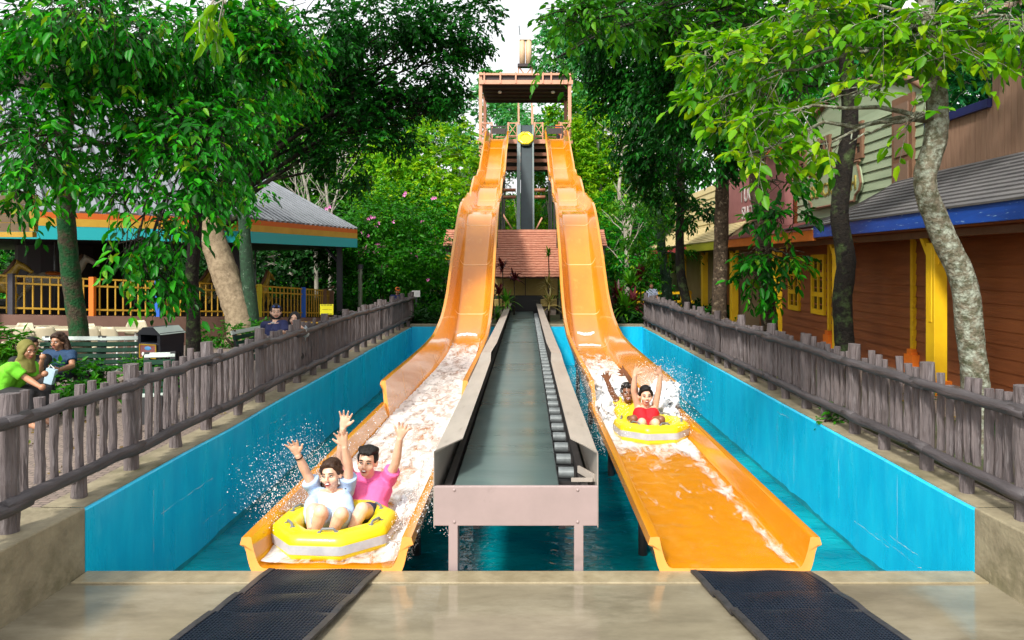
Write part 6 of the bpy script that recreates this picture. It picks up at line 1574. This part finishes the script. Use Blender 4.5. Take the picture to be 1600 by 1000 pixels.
person('attendant in an orange shirt on the right end of the tower platform', standing(874, 192, 45, 1.0), 1.0, 'mid', ('orangeshirt', (.72, .16, .04)), ('charcoal', (.02, .02, .024)), 'short', (-.3, -1, 0), (0, 0, 1), False, .014, sleeve=.6, trousers=True, hands=())
person('visitor in a pale blue shirt far along the right hand path', standing(1018, 447, 29, .95), .95, 'mid', ('paleshirt', (.4, .45, .62)), ('charcoal', (.02, .02, .024)), 'short', (0, -1, 0), (0, 0, 1), False, .014, sleeve=.7, trousers=True, hands=())
# ------------------------------------------------------------ running water, foam and spray
def foam_mat(name, cover_lo, cover_hi, scale=7.0, stretch=(1, .35, 1)):
    m = bpy.data.materials.new(name); t, N, L = nt(m); b = N['Principled BSDF']; out = N['Material Output']
    b.inputs['Base Color'].default_value = (.84, .84, .83, 1); b.inputs['Roughness'].default_value = .35
    b.inputs['Subsurface Weight'].default_value = .0
    tc = N.new('ShaderNodeTexCoord'); mp = N.new('ShaderNodeMapping'); mp.inputs['Scale'].default_value = stretch; L.new(tc.outputs['Object'], mp.inputs[0])
    n = N.new('ShaderNodeTexNoise'); n.inputs['Scale'].default_value = scale; n.inputs['Detail'].default_value = 6; n.inputs['Roughness'].default_value = .62; n.inputs['Distortion'].default_value = .8
    L.new(mp.outputs[0], n.inputs['Vector'])
    at = N.new('ShaderNodeAttribute'); at.attribute_name = 'foam'
    ad = N.new('ShaderNodeMath'); ad.operation = 'ADD'; L.new(n.outputs['Fac'], ad.inputs[0]); L.new(at.outputs['Fac'], ad.inputs[1])
    mr = N.new('ShaderNodeMapRange'); mr.inputs[1].default_value = cover_lo; mr.inputs[2].default_value = cover_hi; L.new(ad.outputs[0], mr.inputs[0])
    gl = N.new('ShaderNodeBsdfGlossy'); gl.inputs['Roughness'].default_value = .05; gl.inputs['Color'].default_value = (.9, .9, .9, 1)
    tr = N.new('ShaderNodeBsdfTransparent'); tr.inputs['Color'].default_value = (1, 1, 1, 1)
    fr = N.new('ShaderNodeFresnel'); fr.inputs['IOR'].default_value = 1.1
    bp = N.new('ShaderNodeBump'); bp.inputs['Strength'].default_value = .45; bp.inputs['Distance'].default_value = .035; L.new(n.outputs['Fac'], bp.inputs['Height'])
    for q in (gl.inputs['Normal'], b.inputs['Normal'], fr.inputs['Normal']): L.new(bp.outputs[0], q)
    w1 = N.new('ShaderNodeMixShader'); L.new(fr.outputs[0], w1.inputs[0]); L.new(tr.outputs[0], w1.inputs[1]); L.new(gl.outputs[0], w1.inputs[2])
    w2 = N.new('ShaderNodeMixShader'); L.new(mr.outputs[0], w2.inputs[0]); L.new(w1.outputs[0], w2.inputs[1]); L.new(b.outputs[0], w2.inputs[2]); L.new(w2.outputs[0], out.inputs['Surface'])
    return m
M_foam = foam_mat('slide_water', .38, .72, 8.0, (1, .35, 1))
M_spray = mat('spray_white', (.88, .89, .90), rough=.15)
def sheet(name, X0, d0, d1, depth, foamf, seed, wfun=None):
    rows, fo = [], []
    ds = slide_pts(d0, d1, .045)
    for d in ds:
        fw = half_floor(d) + .045; row = []
        for u in np.linspace(-1, 1, 40):
            x = u * fw; q = Vector((x * 5 + seed, d * 6.0, seed)); a = foamf(u, d)
            z = depth + .006 + (.012 + .04 * max(0, a)) * noise.fractal(q, .9, 2.1, 4) + .0 
            z = max(.008, z) + .02 * abs(u) ** 6
            row.append(Vector((X0 + x, d, sz(d))) + snorm(d) * (z + .004)); fo.append(a)
        rows.append(row)
    mb = MB(); mb.grid(rows); o = mb.build(name, M_foam, sm=True)
    at = o.data.attributes.new('foam', 'FLOAT', 'POINT'); at.data.foreach_set('value', np.array(fo, dtype=np.float32))
    return tag(o, kind='stuff')
def foamL(u, d):
    f = float(np.interp(d, [6, 6.6, 7.5, 10, 14, 18, 19.2, 20.2], [.02, .12, .10, .13, .17, .16, .06, -.25]))
    return f + .10 * abs(u) ** 2 - .05
def foamR(u, d):
    f = float(np.interp(d, [5.95, 7, 9.2, 9.8, 11, 13, 16, 17.5, 19], [-.30, -.24, -.16, .10, .30, .32, .2, .05, -.25]))
    if d < 9.8: f += .26 * max(0, 1 - abs(u - .82) * 5)
    return f
sheet('slide_water', XL, 5.98, 20.6, .018, foamL, 3); sheet('slide_water', XR, 5.98, 19.5, .016, foamR, 8)
def droplets(name, n, fn, seed, rmin=.0025, rmax=.010):
    rg = np.random.default_rng(seed); pts = np.array([fn(rg) for _ in range(n)]); r = (rmin + (rmax - rmin) * rg.uniform(0, 1, n) ** 3)[:, None]
    ax = np.array([[1, 0, 0], [-1, 0, 0], [0, 1, 0], [0, -1, 0], [0, 0, 1], [0, 0, -1]])
    v = (pts[:, None, :] + ax[None] * r[:, :, None] * np.array([1, 1, 1.25])).reshape(-1, 3); i0 = np.arange(n)[:, None] * 6
    fs = np.concatenate([i0 + np.array([[a, b, c]]) for a, b, c in ((0, 2, 4), (2, 1, 4), (1, 3, 4), (3, 0, 4), (2, 0, 5), (1, 2, 5), (3, 1, 5), (0, 3, 5))], 0)
    me = bpy.data.meshes.new(name); me.from_pydata(v.tolist(), [], fs.tolist()); me.materials.append(M_spray); smooth(me)
    o = bpy.data.objects.new(name, me); COL.objects.link(o); return tag(o, kind='stuff')
def mound(name, blobs, seed, size=.03, amp=.06):
    """billowing white water: blobs (centre, radii)"""
    mb = MB()
    for c, r in blobs: mb.ell(c, r, None, 16, 12)
    o = mb.build(name, mat('white_water', (.82, .83, .84), (.72, .75, .78), 12, rough=.5, bump=.6, bscale=40)); voxel(o, size, 2)
    for v in o.data.vertices:
        k = noise.fractal(v.co * 9 + Vector((seed, 0, 0)), .8, 2.2, 5); v.co += v.normal * amp * k + Vector((0, 0, .02 * max(0, k)))
    return tag(o, kind='stuff')
def wavelet(X0, d, u0, u1, curve, name='slide_water'):
    rows, fo = [], []; fw = half_floor(d)
    for i in range(18):
        u = u0 + (u1 - u0) * i / 17; dd = d + curve * math.sin(math.pi * i / 17) + .05 * noise.noise(Vector((i * .6, d, 0))); row = []
        for k, (o, h) in enumerate(((-.13, .004), (-.06, .012), (-.02, .020), (.03, .012), (.09, .004))):
            row.append(Vector((X0 + u * fw, dd + o * (.6 + .5 * math.sin(math.pi * i / 17)), sz(dd + o))) + snorm(dd) * (h * (.5 + .6 * math.sin(math.pi * i / 17)) + .006)); fo.append(.22 if 0 < k < 4 else -.05)
        rows.append(row)
    mb = MB(); mb.grid(rows); o = mb.build(name, M_foam, sm=True); at = o.data.attributes.new('foam', 'FLOAT', 'POINT'); at.data.foreach_set('value', np.array(fo, dtype=np.float32)); tag(o, kind='stuff')
for X0, d, u0, u1, c in ((XL, 20.4, -.95, .8, .12), (XR, 20.6, -.8, .7, -.08), (XR, 19.6, -.9, .95, .05)): wavelet(X0, d, u0, u1, c)
# near raft: trail behind and along the right side, droplets on the left
def spl1(rg):
    d = rg.uniform(6.3, 8.4); a = rg.uniform(0, 1) ** 1.6
    return (XL - .52 - a * .55 * rg.uniform(.3, 1), d, .12 + a * .62 * rg.uniform(.3, 1.1) + .05)
droplets('spray', 4200, spl1, 1, .0015, .006)
def spl2(rg):
    d = rg.uniform(6.05, 8.2); a = rg.uniform(0, 1) ** 2
    return (XL + .42 + rg.uniform(0, .25) + a * .1, d, .06 + a * .42)
droplets('spray', 4200, spl2, 2, .0015, .006)
def spl2b(rg):
    d = rg.uniform(7.1, 10.5); a = rg.uniform(0, 1) ** 2
    return (XL + rg.uniform(-.55, .55), d, .08 + a * .35)
droplets('spray', 1400, spl2b, 5, .002, .008)
mound('white_water', [(P(470, 795, 7.4), (.12, .3, .06)), (P(478, 780, 7.8), (.12, .3, .07)), (P(618, 818, 6.9), (.055, .35, .03)), (P(632, 790, 7.4), (.05, .4, .035)), (P(645, 760, 8.2), (.05, .5, .035)), (P(608, 862, 6.3), (.05, .22, .02))], 4, .013, .05)
# far raft: tall white walls of water
WR = []
rg = random.Random(4)
for px, py, d, rx, rz_ in ((942, 600, 12.6, .18, .14), (943, 630, 12.0, .18, .16), (954, 655, 11.5, .18, .15), (955, 640, 11.6, .22, .2), (955, 672, 11.0, .12, .1), (960, 615, 12.3, .2, .15), (1035, 640, 11.2, .18, .2), (1046, 625, 11.3, .13, .2), (1048, 655, 10.9, .14, .16), (1042, 675, 10.6, .14, .1), (1030, 610, 11.8, .16, .13), (1052, 610, 11.5, .09, .13), (985, 650, 11.5, .3, .12), (1058, 690, 10.3, .12, .06), (952, 690, 10.6, .12, .06)):
    WR.append((P(px, py, d), (rx, rx * 1.5, rz_)))
mound('white_water', WR, 7, .02, .10)
def spl3(rg):
    q = rg.integers(0, 2); a = rg.uniform(0, 1) ** 1.5; d = rg.uniform(10, 13)
    return (XR + (-1 if q else 1) * rg.uniform(.25, .62 + .25 * a), d, .15 + a * .75)
droplets('spray', 7000, spl3, 3, .002, .008)
def spl4(rg):
    a = rg.uniform(0, 1) ** 1.5; d = rg.uniform(9.5, 16); return (XR - .66 - a * .35, d, .02 + .4 * rg.uniform(0, 1) ** 2 * (1 - a))
droplets('spray', 2600, spl4, 4, .002, .008)
def spl5(rg):
    d = rg.uniform(6.6, 9); a = rg.uniform(0, 1) ** 1.5; return (XL + .72 + a * .2, d, .05 + .25 * rg.uniform(0, 1) * (1 - a))
droplets('spray', 700, spl5, 6, .002, .008)
